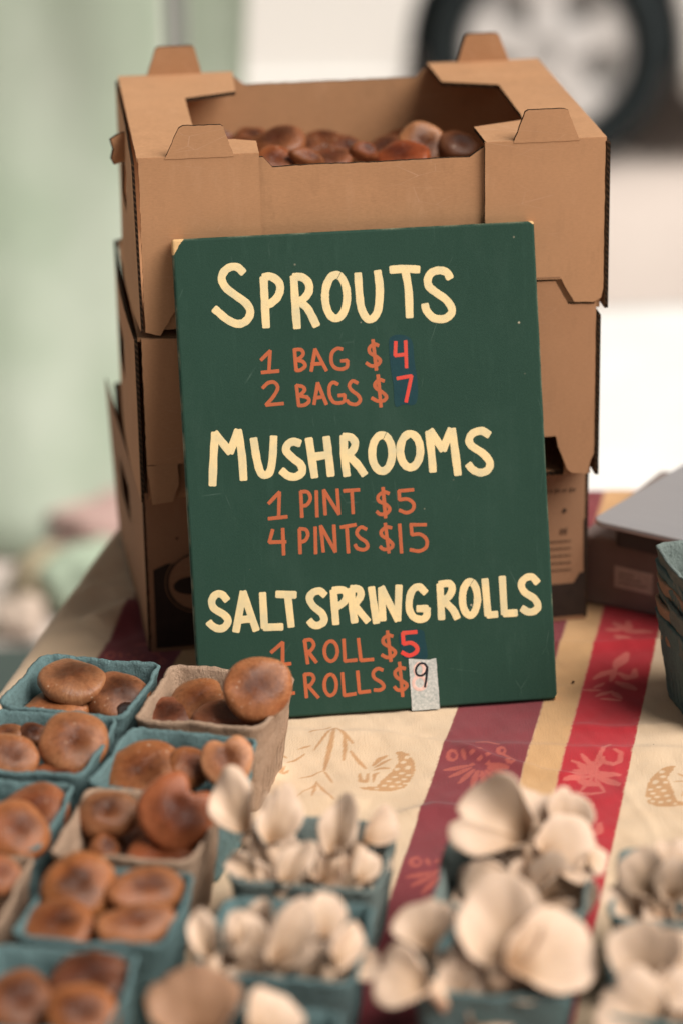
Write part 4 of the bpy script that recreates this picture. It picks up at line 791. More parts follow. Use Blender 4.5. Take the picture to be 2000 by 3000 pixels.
# ------------------------------------------------------------------ cartons
W, D, TH = .392, .318, .004
def carton(name, org, yaw, zb, H, label, variant):
    o = empty(name, (org[0], org[1], zb), yaw); tag(o, label, 'carton', 'stacked mushroom cartons')
    X_, Y_, Z_ = (1, 0, 0), (0, 1, 0), (0, 0, 1)
    sd = variant*31
    K = [[KRAFT, FLUTE], [KRAFT_MID, FLUTE], [KRAFT_DARK, FLUTE]][variant-1]
    kw = dict(parent=o, mats=K)
    # tray walls
    panel('front_wall', [(.002, .002)] + ([(.325, .002), (.325, .043), (.366, .043), (.366, .002)] if variant == 2 else []) + [(W-.002, .002), (W-.002, H-.0045), (.2893, H-.0045), (.277, H-.0128), (.25, H-.0125), (.195, H-.0132), (.14, H-.0128), (.1116, H-.0135), (.104, H-.0045), (.002, H-.0045)], TH, (0, .0048, 0), X_, Z_, seed=sd+1, **kw)
    bw = [(0, .002), (W, .002), (W, H-.003), (W-.107, H-.003), (W-.116, H-.012), (.116, H-.012), (.105, H-.003), (0, H-.003)]
    panel('back_wall', [(W-a, b) for a, b in bw], TH, (W, D, 0), (-1, 0, 0), Z_, seed=sd+2, **kw)
    panel('bottom', [(.002, .010), (W-.002, .010), (W-.002, D-.005), (.002, D-.005)], TH, (0, 0, .004), X_, Y_, seed=sd+3, rag=0, **kw)
    # end walls, standing outside the corner panels so their fluted edges show
    hole = [(D*.5+.030*math.cos(a)*1.15, H*.64+.011*math.sin(a)) for a in [2*math.pi*i/20 for i in range(20)]]
    if variant == 1:      # bulged open at the front top corner
        bl = lambda a, b: (-.0012-.0022*max(0, (a-.55*D)/(.45*D))*max(0, b/H)-.010*math.sin(math.pi*min(1, max(0, a/D)))*(1-b/H)*.6, 0, 0)
    elif variant == 2:
        bl = lambda a, b: (-.0012-.004*math.sin(math.pi*a/D), 0, 0)
    else:
        bl = lambda a, b: (-.0012-.006*min(1, (1-a/D)*1.6)*(b/H), 0, 0)
    # left wall: ex runs from back to front
    if variant == 3:
        lw = [(0, .002), (D, .002), (D, H-.010), (D*.9, H-.014), (D*.72, H-.004), (D*.5, H+.004), (D*.30, H+.016), (D*.18, H+.020), (D*.12, H+.036), (D*.05, H+.030), (0, H+.010)]
    else:
        lw = [(0, .002), (D, .002), (D, H-.004), (D*.66, H-.004), (D*.33, H-.004), (0, H-.004)]
    LT = (.0024, .0030, .0012)[variant-1]
    def strip_wall(nm, poly_top, side):
        # a wall made of upright strips so it can bow
        V = []; F = []; ID = []
        n = 24
        tops = poly_top
        def topz(a):
            for (a0, b0), (a1, b1) in zip(tops[:-1], tops[1:]):
                if a0 <= a <= a1: return b0+(b1-b0)*(a-a0)/max(1e-9, a1-a0)
            return tops[-1][1]
        m_ = 8
        for lay in (0, 1):
            for i in range(n+1):
                a = D*i/n; tz = topz(a)
                for j in range(m_+1):
                    b = .002+(tz-.002)*j/m_
                    dx = bl(a, b)[0] if side < 0 else .0012
                    x = dx-(0 if lay else LT) if side < 0 else W+dx+(0 if lay else .0032)
                    V.append((x, D-a, b))
        K1 = (n+1)*(m_+1)
        for lay in (0, 1):
            for i in range(n):
                for j in range(m_):
                    a_ = D*(i+.5)/n; b_ = (j+.5)/m_
                    if abs(a_-D*.5) < .034 and .55 < b_ < .70: continue      # hand hole
                    q = lay*K1+i*(m_+1)+j; F.append((q, q+1, q+m_+2, q+m_+1)); ID.append(0)
        for i in range(n):
            q = i*(m_+1); F.append((q+m_, q+2*m_+1, q+2*m_+1+K1, q+m_+K1)); ID.append(1)
            F.append((q, q+m_+1, q+m_+1+K1, q+K1)); ID.append(1)
        for i in (0, n):
            for j in range(m_): q = i*(m_+1)+j; F.append((q, q+1, q+1+K1, q+K1)); ID.append(1)
        ob = mk(nm, V, F, K, o, False, ID); fix_normals(ob); return ob
    left_top = {1: [(0, H-.004), (D, H-.004)], 2: [(0, H-.004), (D, H-.004)], 3: [(0, H+.002), (D*.10, H+.004), (D*.25, H+.006), (D*.36, H+.005), (D*.5, H+.002), (D*.72, H-.003), (D*.9, H-.010), (D, H-.008)]}[variant]
    strip_wall('end_wall', left_top, -1); strip_wall('end_wall', [(0, H-.004), (D, H-.004)], 1)
    # front corner panels, folded down from the top flanges
    if variant == 1:
        lp = [(0, .0015), (.004, .0006), (.0125, -.002), (.0245, .017), (.0395, .038), (.1002, .040), (.1002, H), (.080, H+.0003), (.022, H+.0003), (0, H)]
        rp = [(.2895, .031), (.3555, .030), (.3575, .0255), (.3669, .009), (.3839, .008), (.3901, .0115), (W, .020), (W, H), (.2895, H)]
    elif variant == 2:
        lp = [(.002, .035), (.1002, .035), (.1002, H-.004), (.002, H-.004)]
        rp = [(.2895, .040), (.358, .040), (.360, .030), (.3680, .009), (.372, .005), (.386, .003), (.388, .012), (W, .022), (W, H+.0135), (.3905, H+.0065), (.3839, H+.0065), (.3674, H+.0075), (.3563, H+.0285), (.2895, H+.0295)]
    else:
        lp = [(.0, .0), (.1002, .0), (.1002, H-.001), (0, H-.001)]
        rp = [(.2895, .0), (W+.003, .0), (W+.003, H*.35), (W+.0015, H*.6), (W+.004, H*.8), (W, H-.001), (.2895, H-.001)]
    ftop = lambda a, b: b > H-.0052 and (variant != 2 or a < .2)
    pL = panel('corner_panel', lp, TH, (0, 0, 0), X_, Z_, seed=sd+4, rag=.0004, fold=ftop, **kw)
    pR = panel('corner_panel', rp, TH, (0, 0, 0), X_, Z_, seed=sd+5, rag=.00025, fold=ftop, **kw)
    if variant == 2:
        # the lower end of the left panel is creased and tips outwards
        panel('bent_flap', [(.002, 0), (.0285, .001), (.0285, -.018), (.0225, -.0325), (.005, -.034)], TH, (0, -.0002, .0345), X_, (0, .16, .987), seed=sd+9, **kw)
    if variant == 1:
        sheet('crease', [(.2900, .0330), (.3545, .0320), (.3545, .0312), (.2900, .0322)], (0, -.0003, 0), X_, Z_, pR, KRAFT_DARK)
    # top flanges with ears front and back
    if variant != 3:
        zf = H if variant == 1 else H-.0042
        yf = .0005 if variant == 1 else .0052
        fl_l = [(-.001, yf), (.0215, yf), (.0800, yf), (.1004, yf), (.1019, .0426), (.085, .052), (.0537, .055), (.0530, .12), (.0540, .2148), (.1008, .2333), (.1053, D-.0005), (-.001, D-.0005)]
        fl_r = [(W+.001, yf), (W+.001, D-.0005), (.2876, D-.0005), (.2892, .2355), (.3378, .2142), (.3372, .15), (.3367, .0929), (.335, .075), (.2895, .0571), (.2905, yf)]
        ffl = lambda a, b: b < yf+.0008 or b > D-.002 or a < 0 or a > W
        panel('top_flange', fl_l, .0035, (0, 0, zf+.0005), X_, Y_, seed=sd+6, rag=.0002, fold=ffl, **kw)
        panel('top_flange', fl_r, .0035, (0, 0, zf+.0005), X_, Y_, seed=sd+7, rag=.0002, fold=ffl, **kw)
    if variant == 1:
        panel('stacking_tab', [(.0219, -.002), (.0795, -.002), (.0713, .0232), (.069, .0248), (.038, .0252), (.0347, .0235)], TH, (0, -.0004, H+.0008), X_, (0, .03, 1), seed=sd+11, rag=.00035, fold=lambda a, b: b < 0, **kw)
        panel('stacking_tab', [(.3136, -.002), (.3700, -.002), (.3600, .0238), (.357, .0252), (.326, .0255), (.3234, .0240)], TH, (0, -.0004, H+.0008), X_, (0, .02, 1), seed=sd+12, rag=.00035, fold=lambda a, b: b < 0, **kw)
        for xa, xb, ta, tb in ((.0255, .0768, .0344, .0702), (.3155, .3658, .3236, .3550)):
            panel('stacking_tab', [(W-a, b) for a, b in ((xb, -.002), (xa, -.002), (ta, .0245), (ta+.003, .0262), (tb-.003, .0262), (tb, .0245))][::-1] if 0 else [(xa, -.002), (xb, -.002), (tb, .0245), (tb-.003, .0262), (ta+.003, .0262), (ta, .0245)], TH, (0, D-.004, H+.0008), X_, (0, -.05, 1), seed=sd+13, rag=.0002, fold=lambda a, b: b < 0, **kw)
        # torn flap pushed out of the left hand hole
        panel('torn_flap', [(0, 0), (.014, -.002), (.017, .004), (.0145, .012), (.017, .021), (.010, .024), (0, .025)], .003, (-.0030, .150, H-.037), (-.88, -.47, 0), (0, 0, 1), seed=sd+14, rag=.0006, **kw)
    return o
c1 = carton('mushroom_carton', (-.1622, 2.3388), .11362, .3030, .1514, 'top kraft cardboard carton with four stacking tabs, open and holding mushrooms', 1)
c2 = carton('mushroom_carton', (-.1678, 2.3372), .1200, .1505, .1520, 'middle kraft cardboard carton of the stack with a bent flap left of the sign', 2)
c3 = carton('mushroom_carton', (-.1710, 2.3670), .1500, TABLE_Z+.001, .1525, 'bottom carton of the stack with dark brown print and a torn left wall', 3)
# print on the bottom carton
XA, ZA = (1, 0, 0), (0, 0, 1)
BO = (0, -.0005, -TABLE_Z-.001)
b_r = PRINT['band_r']; b_l = PRINT['band_l']
zb = .0015
sheet('printed_band', [(.2900, zb), (b_r[-1][0]-.001, zb), (b_r[-1][0]-.001, b_r[-1][1]), (b_r[-2][0], b_r[-2][1]), (b_r[4][0], b_r[4][1]), b_r[3], b_r[2], b_r[1], (.2900, .0351)], BO, XA, ZA, c3, PRINT_INK)
sheet('printed_band', [(.0045, zb), (.0995, zb), (.0995, .083), b_l[2], b_l[1], (.0045, .0765)], BO, XA, ZA, c3, PRINT_INK)
cx, cz = PRINT['circle'][0]; cr = .0275
def ring(cx, cz, r0, r1, nm, mt, yo):
    n = 40; V = [(cx+r*math.cos(2*math.pi*i/n), yo, cz+r*math.sin(2*math.pi*i/n)) for r in (r0, r1) for i in range(n)]
    V = [(x, y, z+BO[2]) for x, y, z in V]
    return fix_normals(mk(nm, V, [(i, (i+1) % n, n+(i+1) % n, n+i) for i in range(n)], mt, c3))
sheet('printed_emblem', [(cx+cr*math.cos(2*math.pi*i/40), cz+cr*math.sin(2*math.pi*i/40)) for i in range(40)], (BO[0], -.0009, BO[2]), XA, ZA, c3, KRAFT_DARK)
ring(cx, cz, cr*.955, cr*1.0, 'emblem_ring', PRINT_INK, -.0012); ring(cx, cz, cr*1.05, cr*1.075, 'emblem_ring', KRAFT_DARK, -.0009)
sheet('emblem_eye', [(cx-.006+.016*math.cos(2*math.pi*i/24), cz-.003+.0085*math.sin(2*math.pi*i/24)) for i in range(24)], (BO[0], -.0013, BO[2]), XA, ZA, c3, PRINT_INK)
rnd = random.Random(9)
(tx0, tz0), (tx1, tz1) = PRINT['text']
xx = tx0-.008
while xx < tx1:      # the row of small printed letters, too soft in the photograph to read
    wl = rnd.uniform(.0014, .0028); hl = rnd.choice((.0022, .0024, .0036))
    sheet('printed_letter', [(xx, tz0-hl/2), (xx+wl*.45, tz0-hl/2-.0004), (xx+wl*.8, tz0+.0002), (xx+wl, tz0+hl/2), (xx+wl*.4, tz0+hl/2)], BO, XA, ZA, c3, PRINT_INK); xx += wl+rnd.choice((.0007, .0009, .0022))
bx_, bz_ = PRINT['blot']
sheet('printed_mark', [(bx_-.0022, bz_-.0014), (bx_+.0010, bz_-.0020), (bx_+.0024, bz_+.0006), (bx_+.0008, bz_+.0024), (bx_-.0010, bz_+.0014)], BO, XA, ZA, c3, PRINT_INK)
FADED = mat_plain('faded_brown_print', (.12, .065, .038), .8, .2, .3, 300)
(qx0, qz0), (qx1, qz1) = PRINT['text2']
for k_ in range(2): sheet('printed_mark', [(qx0+k_*.0035, qz0-.003), (qx0+k_*.0035+.0028, qz0-.003), (qx0+k_*.0035+.0028, qz0+.0028+.001*k_), (qx0+k_*.0035, qz0+.002)], BO, XA, ZA, c3, FADED)
for (a0, z0_), (a1, z1_) in PRINT['lines']:
    xx = a0-.012
    while xx < a1:
        wl = rnd.uniform(.0016, .0042); sheet('printed_letter', [(xx, z0_-.0009), (min(xx+wl, a1), z0_-.0009), (min(xx+wl, a1), z0_+.0009), (xx, z0_+.0009)], BO, XA, ZA, c3, FADED); xx += wl+.0009
dx_, dz_ = PRINT['dot']
sheet('printed_mark', [(dx_+.0012*math.cos(a), dz_+.0012*math.sin(a)) for a in (0, 1, 2, 3, 4, 5)], BO, XA, ZA, c3, PRINT_INK)

# ------------------------------------------------------------------ painted sign
SX, SY, SYAW, SL = -0.12181, 2.21028, 0.12276, 0.29594
c_, s_ = math.cos(SYAW), math.sin(SYAW)
sX = Vector((c_, s_, 0)); sY = Vector((-s_*math.sin(SL), c_*math.sin(SL), math.cos(SL))); sZ = sX.cross(sY)
sign = empty('price_sign'); sign.matrix_world = basis((SX, SY, 0), sX, sY, sZ)
tag(sign, 'dark green canvas sign with hand-painted prices leaning on the cartons', 'sign')
SW, SHT, SD = .305, .406, .0135
def mat_board():
    k = NT('green_painted_canvas'); o = k.obj(); x = k.n('SeparateXYZ'); k.l(o, x.inputs[0])
    wx = k.n('TexWave', bands_direction='X'); wx.inputs['Scale'].default_value = 330; wx.inputs['Distortion'].default_value = 2.5
    wy = k.n('TexWave', bands_direction='Y'); wy.inputs['Scale'].default_value = 330; wy.inputs['Distortion'].default_value = 2.5
    k.l(o, wx.inputs['Vector']); k.l(o, wy.inputs['Vector'])
    f = k.noise(o, 700, 3, .7); g = k.noise(o, 9, 4, .6); st_ = k.noise(k.vmul(o, (30, 4, 4)), 4, 4, .7)
    c = k.mix(k.rng(g, .3, .7), (.0140, .042, .028), (.0185, .051, .035))
    c = k.mix(k.rng(f, .35, .7, 0, .35), c, (.030, .073, .052))
    c = k.mix(k.rng(st_, .55, .8, 0, .35), c, (.034, .078, .056))
    # scuffs and specks
    vo = k.n('TexVoronoi'); vo.inputs['Scale'].default_value = 62; k.l(o, vo.inputs['Vector'])
    sp = k.noise(o, 24, 2); hz = k.noise(k.vmul(o, (1, .45, 1)), 13, 5, .7)
    c = k.mix(k.rng(hz, .52, .78, 0, .30), c, (.050, .092, .070))
    c = k.mix(k.math('MULTIPLY', k.rng(vo.outputs['Distance'], .035, .075, 1, 0), k.rng(sp, .56, .60)), c, (.42, .36, .26))
    sc = k.n('TexVoronoi', feature='DISTANCE_TO_EDGE'); sc.inputs['Scale'].default_value = 9; k.l(k.vmul(o, (2.6, 1, 1)), sc.inputs['Vector'])
    c = k.mix(k.math('MULTIPLY', k.rng(sc.outputs[0], 0, .006, 1, 0), k.rng(k.noise(o, 30, 3), .55, .68, 0, .35)), c, (.13, .20, .16))
    # worn edges and bare corners
    nb = k.math('MULTIPLY', k.math('SUBTRACT', k.noise(o, 110, 4, .7), .5), .012)
    def corner(cx, cy, ax, ay, r0):
        dx = k.math('MULTIPLY', k.math('ABSOLUTE', k.math('SUBTRACT', x.outputs[0], cx)), ax); dy = k.math('MULTIPLY', k.math('ABSOLUTE', k.math('SUBTRACT', x.outputs[1], cy)), ay)
        d = k.math('ADD', k.math('ADD', dx, dy), nb); return k.rng(d, r0, r0+.0006, 1, 0)
    ch = corner(.0, SHT, 1.25, 1.0, .0125)
    for q in (corner(SW, SHT, 1.0, 1.6, .0042), corner(SW, 0, 1.6, 1.0, .0040)): ch = k.math('MAXIMUM', ch, q)
    ex = k.math('SUBTRACT', .5*SW, k.math('ABSOLUTE', k.math('SUBTRACT', x.outputs[0], .5*SW)))
    ey = k.math('SUBTRACT', SHT, x.outputs[1])
    ed = k.math('MINIMUM', ex, ey)
    wear = k.math('MULTIPLY', k.rng(k.math('ADD', ed, k.math('MULTIPLY', k.math('SUBTRACT', f, .5), .003)), .0, .0016, 1, 0), k.rng(k.noise(o, 40, 4), .45, .68, 0, .55))
    c = k.mix(wear, c, (.34, .31, .20))
    c = k.mix(ch, c, k.mix(k.noise(o, 150, 4), (.52, .31, .13), (.72, .48, .24)))
    k.bump(f, .4, .0004)
    return k.fin(c, .72, .16)
bd = box('board', (0, 0, -SD), (SW, SHT, 0), mat_board(), sign); bevel(bd, .0022, 3)

def mat_paint(name, col, thin):
    k = NT(name); o = k.obj(); f = k.noise(o, 55, 5, .6); s2 = k.noise(k.vmul(o, (1, 1, 1)), 330, 4, .7)
    br = k.noise(k.vmul(o, (1, .16, 1)), 420, 3, .6)
    c = k.mix(k.rng(f, .42, .70, 0, .8), col, thin); c = k.mix(k.rng(br, .5, .75, 0, .45), c, thin); c = k.mix(k.rng(s2, .3, .7, 0, .25), c, tuple(x*.82 for x in col))
    k.bump(s2, .3, .0004); return k.fin(c, .55, .3)
PAINT = {'cream': mat_paint('cream_paint', (.80, .61, .315), (.56, .50, .31)), 'orange': mat_paint('orange_paint', (.47, .112, .040), (.37, .098, .042)), 'red': mat_paint('red_paint', (.66, .050, .036), (.55, .09, .05))}
def ribbon(strokes, wd, hgt, rnd, zo=0.0):
    V = []; F = []
    prof = ((-1, 0), (-.97, .75), (-.6, 1), (0, .95), (.6, 1), (.97, .75), (1, 0)); q = len(prof)
    for si, st_ in enumerate(strokes):
        P = [Vector(p) for p in catmull(st_)]; closed = (P[0]-P[-1]).length < wd*.3 and len(P) > 20
        rs = [P[0]]
        for p in P[1:]:
            if (p-rs[-1]).length > wd*.12: rs.append(p)
        P = rs; n = len(P)
        if n < 2: continue
        T = [(P[min(i+1, n-1)]-P[max(i-1, 0)]).normalized() for i in range(n)]
        if closed: T[0] = T[-1] = (P[1]-P[-2]).normalized()
        wob = [rnd.uniform(-1, 1) for _ in range(n+8)]; z0 = zo+si*.035*hgt
        rows = []
        e = .20*wd
        if not closed:
            for a, k_ in ((-e, .72), (-e*.7, .90), (-e*.3, .98)): rows.append((P[0]+T[0]*a, T[0], k_))
        for i in range(n):
            tw = .5*(wob[i]+wob[i+1]); rows.append((P[i], T[i], 1+.07*tw))
        if not closed:
            for a, k_ in ((e*.3, .98), (e*.7, .90), (e, .72)): rows.append((P[-1]+T[-1]*a, T[-1], k_))
        base = len(V)
        for p, t, k_ in rows:
            nn = Vector((-t.y, t.x)); ww = wd*.5*k_
            for a, h in prof: V.append((p.x+nn.x*a*ww, p.y+nn.y*a*ww, z0-.00004+h*hgt))
        m_ = len(rows)
        for i in range(m_-1):
            for j in range(q-1): F.append((base+i*q+j, base+i*q+j+1, base+(i+1)*q+j+1, base+(i+1)*q+j))
        F.append([base+j for j in range(q)]); F.append([base+(m_-1)*q+j for j in range(q)][::-1])
    return V, F
rnd = random.Random(21)
for col, wd, strokes in LETTERS:
    st_ = [[(x/1000, y/1000) for x, y in q] for q in strokes]
    V, F = ribbon(st_, wd/1000, .00014 if col == 'cream' else .00012, rnd, .00020 if col == 'red' else 0.0)
    fix_normals(mk('letter', V, F, PAINT[col], sign, False))
BLUEP = mat_paint('deep_blue_paint', (.0035, .036, .046), (.006, .045, .050))
for pl in PATCHES: 
    q = catmull([tuple(np.array(p)/1000) for p in pl+[pl[0]]], 5)[:-1]
    sheet('overpainted_patch', q, (0, 0, .00018), (1, 0, 0), (0, 1, 0), sign, BLUEP)
def mat_tape():
    k = NT('masking_tape'); o = k.obj(); f = k.noise(o, 420, 5, .75); g = k.noise(o, 70, 3)
    c = k.mix(k.rng(f, .38, .66), (.34, .36, .335), (.60, .575, .53)); c = k.mix(k.rng(g, .5, .7, 0, .4), c, (.62, .60, .56)); k.bump(f, .5, .0004); return k.fin(c, .7, .25)
TAPEM = mat_tape()
tp_ = [(x/1000, y/1000) for x, y in TAPE]
tape = empty('masking_tape'); tape.matrix_world = basis((SX, SY, 0), sX, sY, sZ)
tag(tape, 'strip of whitish masking tape with a black handwritten 9 on the sign', 'tape')
sheet('strip', ragged(tp_, .00015, rnd, .002), (0, 0, .00058), (1, 0, 0), (0, 1, 0), tape, TAPEM)
lo = sorted(tp_, key=lambda p: p[1])[:2]; xa, xb = sorted(p[0] for p in lo)
yb_ = max(p[1] for p in lo)
GHO = mat_plain('pink_show_through', (.72, .47, .40), .7, .2, .2, 300)
V, F = ribbon([[(x/1000, y/1000) for x, y in q] for q in GHOST], .0030, .00006, rnd, .00060); fix_normals(mk('show_through_mark', V, F, GHO, tape, True))
V, F = ribbon([[(x/1000, y/1000) for x, y in q] for q in NINE], .0019, .00008, rnd, .00070); fix_normals(mk('handwritten_nine', V, F, mat_plain('black_ink', (.012, .012, .016), .5, .3), tape, True))

# ------------------------------------------------------------------ pulp baskets
def basket_mesh(seed, mat, size=.1046, h=.078):
    rnd = random.Random(seed); per = 128; rows = 24; V = []; F = []
    def rr(t, half, rc):      # point on a rounded square
        a = 2*math.pi*t; r_ = min(half*.9, .0085+.003*rc); L_ = 2*(half-r_); arc = math.pi/2*r_; tot = 4*(L_+arc)
        d = (t*tot + L_/2) % tot
        side = int(d // (L_+arc)); d -= side*(L_+arc)
        if d < L_: p = (half, -L_/2+d)
        else:
            b = (d-L_)/r_; p = (L_/2+r_*math.cos(b), L_/2+r_*math.sin(b))
        for _ in range(side % 4): p = (-p[1], p[0])
        return p
    ph = [rnd.uniform(0, 6.28) for _ in range(8)]
    for i in range(rows+1):
        t = i/rows; z = h*t
        half = size/2*(.81+.19*t**.9)
        if t > .90: half += .0011*((t-.90)/.10)          # small rolled lip
        if .70 < t < .78: half -= .0006
        for j in range(per):
            x, y = rr(j/per, half, t)
            a = 2*math.pi*j/per
            wv = (.0009*math.sin(3*a+ph[0])+.0006*math.sin(7*a+ph[1])+.0004*math.sin(13*a+ph[2]))*t
            nz = .0009*noise.noise(Vector((x*120+seed*9, y*120, z*120)))+.0005*noise.noise(Vector((x*420+seed*9, y*420, z*420)))
            d = math.hypot(x, y); x *= 1+(wv+nz)/d; y *= 1+(wv+nz)/d
            zz = z+(.0006*math.sin(2*a+ph[3])+.0004*math.sin(5*a+ph[4])+.0003*math.sin(11*a+ph[5])+.0005*rnd.uniform(-1, 1)+.0007*noise.noise(Vector((x*160, y*160, seed))))*t**3
            V.append((x, y, zz))
    slot = {k_*(per//4)+o_ for k_ in range(4) for o_ in (-12, -8, -4, 0, 4, 8, 12)}
    for i in range(rows):
        for j in range(per):
            if ((j+per) % per) in {(s_+per) % per for s_ in slot} and 2 <= i <= 9: continue      # drain slots low in the wall
            F.append((i*per+j, i*per+(j+1) % per, (i+1)*per+(j+1) % per, (i+1)*per+j))
    c0 = len(V)
    for k_ in (.66, .33):
        for j in range(per):
            x, y = rr(j/per, size/2*.81*k_, 0); V.append((x, y, -.0 + .0012))
    cc = len(V); V.append((0, 0, .0015))
    for j in range(per):
        j2 = (j+1) % per
        F += [(j2, j, c0+j, c0+j2), (c0+j2, c0+j, c0+per+j, c0+per+j2), (c0+per+j2, c0+per+j, cc)]
    o = mk('pint_basket', V, F, mat, None, True); fix_normals(o)
    md = o.modifiers.new('pulp_thickness', 'SOLIDIFY'); md.thickness = .0030; md.offset = -1
    return o
protos = {}
BLAB = {'A1': 'blue pulp basket farthest left at the back, beside the tan basket', 'B1': 'tan pulp basket touching the bottom left corner of the sign',
 'A2': 'second blue basket down the left edge, holding a round dark-centred shiitake', 'B2': 'blue basket in front of the tan one, holding a pale kidney-shaped cap',
 'A3': 'third blue basket down the left edge, mostly cut off', 'B3': 'tan pulp basket holding the heart-shaped shiitake', 'A4': 'tan basket cut by the left picture edge',
 'B4': 'deep blue basket with four shiitakes in front of the second tan basket', 'B5': 'nearest blue basket in the bottom left corner',
 'C1': 'grey-green basket of oyster mushrooms just right of the shiitake baskets', 'C2': 'teal basket of oyster mushrooms left of the burgundy stripe near the bottom',
 'C3': 'teal basket cut by the bottom picture edge', 'D1': 'grey-green oyster mushroom basket standing between the burgundy and red stripes',
 'D2': 'front oyster mushroom basket right of the burgundy stripe', 'E1': 'basket of oyster mushrooms at the right picture edge, the farther of two', 'E2': 'basket of oyster mushrooms in the bottom right corner'}
first = {}
for i, (k_, (x, y, yaw, col)) in enumerate(BASKETS.items()):
    key = (col, i % 2)
    if key not in protos:
        protos[key] = basket_mesh(3+i, PULP[col]); o = protos[key]
    else:
        o = protos[key].copy(); COL.objects.link(o)
    ca_, sa_ = math.cos(yaw), math.sin(yaw); hs_ = .1046/2
    o.location = (x+hs_*ca_-hs_*sa_, y+hs_*sa_+hs_*ca_, TABLE_Z+.001); o.rotation_euler = (0, 0, yaw)
    tag(o, BLAB[k_], 'basket', 'pint baskets of mushrooms')
# nested empties at the right edge
ST = Vector((.2646, 2.266, 0)); stk_yaw = rad(-78)
cols = ['blue', 'tan', 'grey', 'tan', 'blue', 'grey']
SLAB = ['lowest basket of the nested empty stack at the right edge', 'second basket from the bottom of the nested empty stack', 'third basket from the bottom of the nested empty stack', 'fourth basket from the bottom of the nested empty stack', 'dark teal basket second from the top of the nested empty stack', 'topmost grey-green basket of the nested empty stack at the right edge']
zz = [0, .0125, .0215, .034, .0445, .0575]
rs = random.Random(5)
for i in range(6):
    o = protos[(cols[i], 0)] if (cols[i], 0) in protos else protos[(cols[i], 1)]
    o = o.copy(); COL.objects.link(o)
    yw = stk_yaw + rs.uniform(-.03, .03); hs_ = .1046/2
    # left rim corner of the stack stays put
    cx_ = ST.x + .0715*math.cos(rad(-33)) ; cy_ = ST.y + .0715*math.sin(rad(-33))
    o.location = (cx_+rs.uniform(-.0012, .0012), cy_+rs.uniform(-.0012, .0012), TABLE_Z+.001+zz[i]); o.rotation_euler = (0, 0, yw)
    tag(o, SLAB[i], 'basket', 'nested empty baskets')

# ------------------------------------------------------------------ shiitakes
def shiitake(name, spec, seed):
    b, P, r, nrm, spin, hh, notch, nw, dark, tint, dim, asp, stem, label = spec
    rnd = random.Random(seed); n = 56
    ph = [rnd.uniform(0, 6.28) for _ in range(6)]; am = [.035*rnd.uniform(.5, 1.3), .025*rnd.uniform(.4, 1.3), .014, .01]
    wav_ = rnd.choice((.03, .05, .09)); r *= 1.08
    prof = []
    for i in range(19):
        p_ = math.pi/2*i/18; q_ = math.sin(p_)**.92; prof.append((q_, hh*max(0, math.cos(p_))**.66-dim*math.exp(-(q_/.32)**2), q_))
    lo_ = .30*hh+.05
    for i in range(1, 7):
        p_ = rad(23*i); prof.append((1-.16*(1-math.cos(p_))**1.0, -lo_*math.sin(p_*.62), 1.0))
    zr = prof[-1][1]
    prof += [(.70, zr+.05, 1.0), (.4, zr+.09, 1.0), (.12, zr+.10, 1.0)]
    V = []; at = []; off = Vector((seed*7.3, seed*1.9, 0))
    for (q, z, t) in prof:
        for j in range(n):
            a = 2*math.pi*j/n
            k_ = 1+am[0]*math.cos(2*a+ph[0])+am[1]*math.cos(3*a+ph[1])+am[2]*math.cos(5*a+ph[2])
            da = (a-math.pi/2+math.pi) % (2*math.pi)-math.pi
            g_ = math.exp(-(da/nw)**2)
            k_ *= 1-notch*g_*min(1, q**1.2)
            x = q*k_*math.cos(a); y = q*k_*math.sin(a)*asp
            zz_ = z-notch*.28*g_*q*hh + .045*noise.noise(Vector((x*1.6, y*1.6, 0))+off)*(.4+q) + .012*noise.noise(Vector((x*4, y*4, z*3))+off)
            zz_ += (wav_*math.sin(2*a+ph[3])+.6*wav_*math.sin(3*a+ph[4])+.2*wav_*math.sin(7*a+ph[5]))*t**4
            V.append((x*r, y*r, (zz_-hh*.45)*r)); at.append(min(1, t)+.18*notch*0)
    m_ = len(prof); F = []
    for i in range(m_-1):
        for j in range(n): F.append((i*n+j, i*n+(j+1) % n, (i+1)*n+(j+1) % n, (i+1)*n+j))
    F.append(list(range(n-1, -1, -1)))
    X_, Y_, Z_ = frame_from_normal(nrm, rad(spin))
    root = empty(name); root.matrix_world = basis(P, X_, Y_, Z_); tag(root, label, 'mushroom', 'shiitake mushrooms')
    cap = mk('cap', V, F, SHII, root, True, None, {'rad': at}); fix_normals(cap)
    cap.color = (*tint, dark*.75)
    # gills under the cap
    G = []; FG = []; ng = 72; z1 = (zr-hh*.45+.03)*r
    for i, (q, dz) in enumerate(((.70, -.005), (.55, .0), (.30, .02), (.10, .03))):
        for j in range(ng):
            a = 2*math.pi*j/ng; k_ = 1-notch*math.exp(-(((a-math.pi/2+math.pi) % (2*math.pi)-math.pi)/nw)**2)
            G.append((q*k_*math.cos(a)*r, q*k_*math.sin(a)*asp*r, z1+(dz-.012+(.014 if j % 2 else -.014))*r))
    for i in range(3):
        for j in range(ng): FG.append((i*ng+j, i*ng+(j+1) % ng, (i+1)*ng+(j+1) % ng, (i+1)*ng+j))
    gl = mk('gills', G, FG, GILL, cap, False); gl.color = (min(1.2, tint[0]), min(1.2, tint[1]), min(1.2, tint[2]), 1)
    if stem:
        bx_, by_ = rnd.uniform(-.25, .25), rnd.uniform(-.25, .25); L_ = rnd.uniform(.7, 1.0)
        st_ = tube('stem', [(bx_*r*t*t*1.2, by_*r*t*t*1.2, z1+.03*r-L_*r*t) for t in (0, .25, .5, .75, 1)], [.24*r, .19*r, .17*r, .18*r, .13*r], STEM, root, 14)
    return root
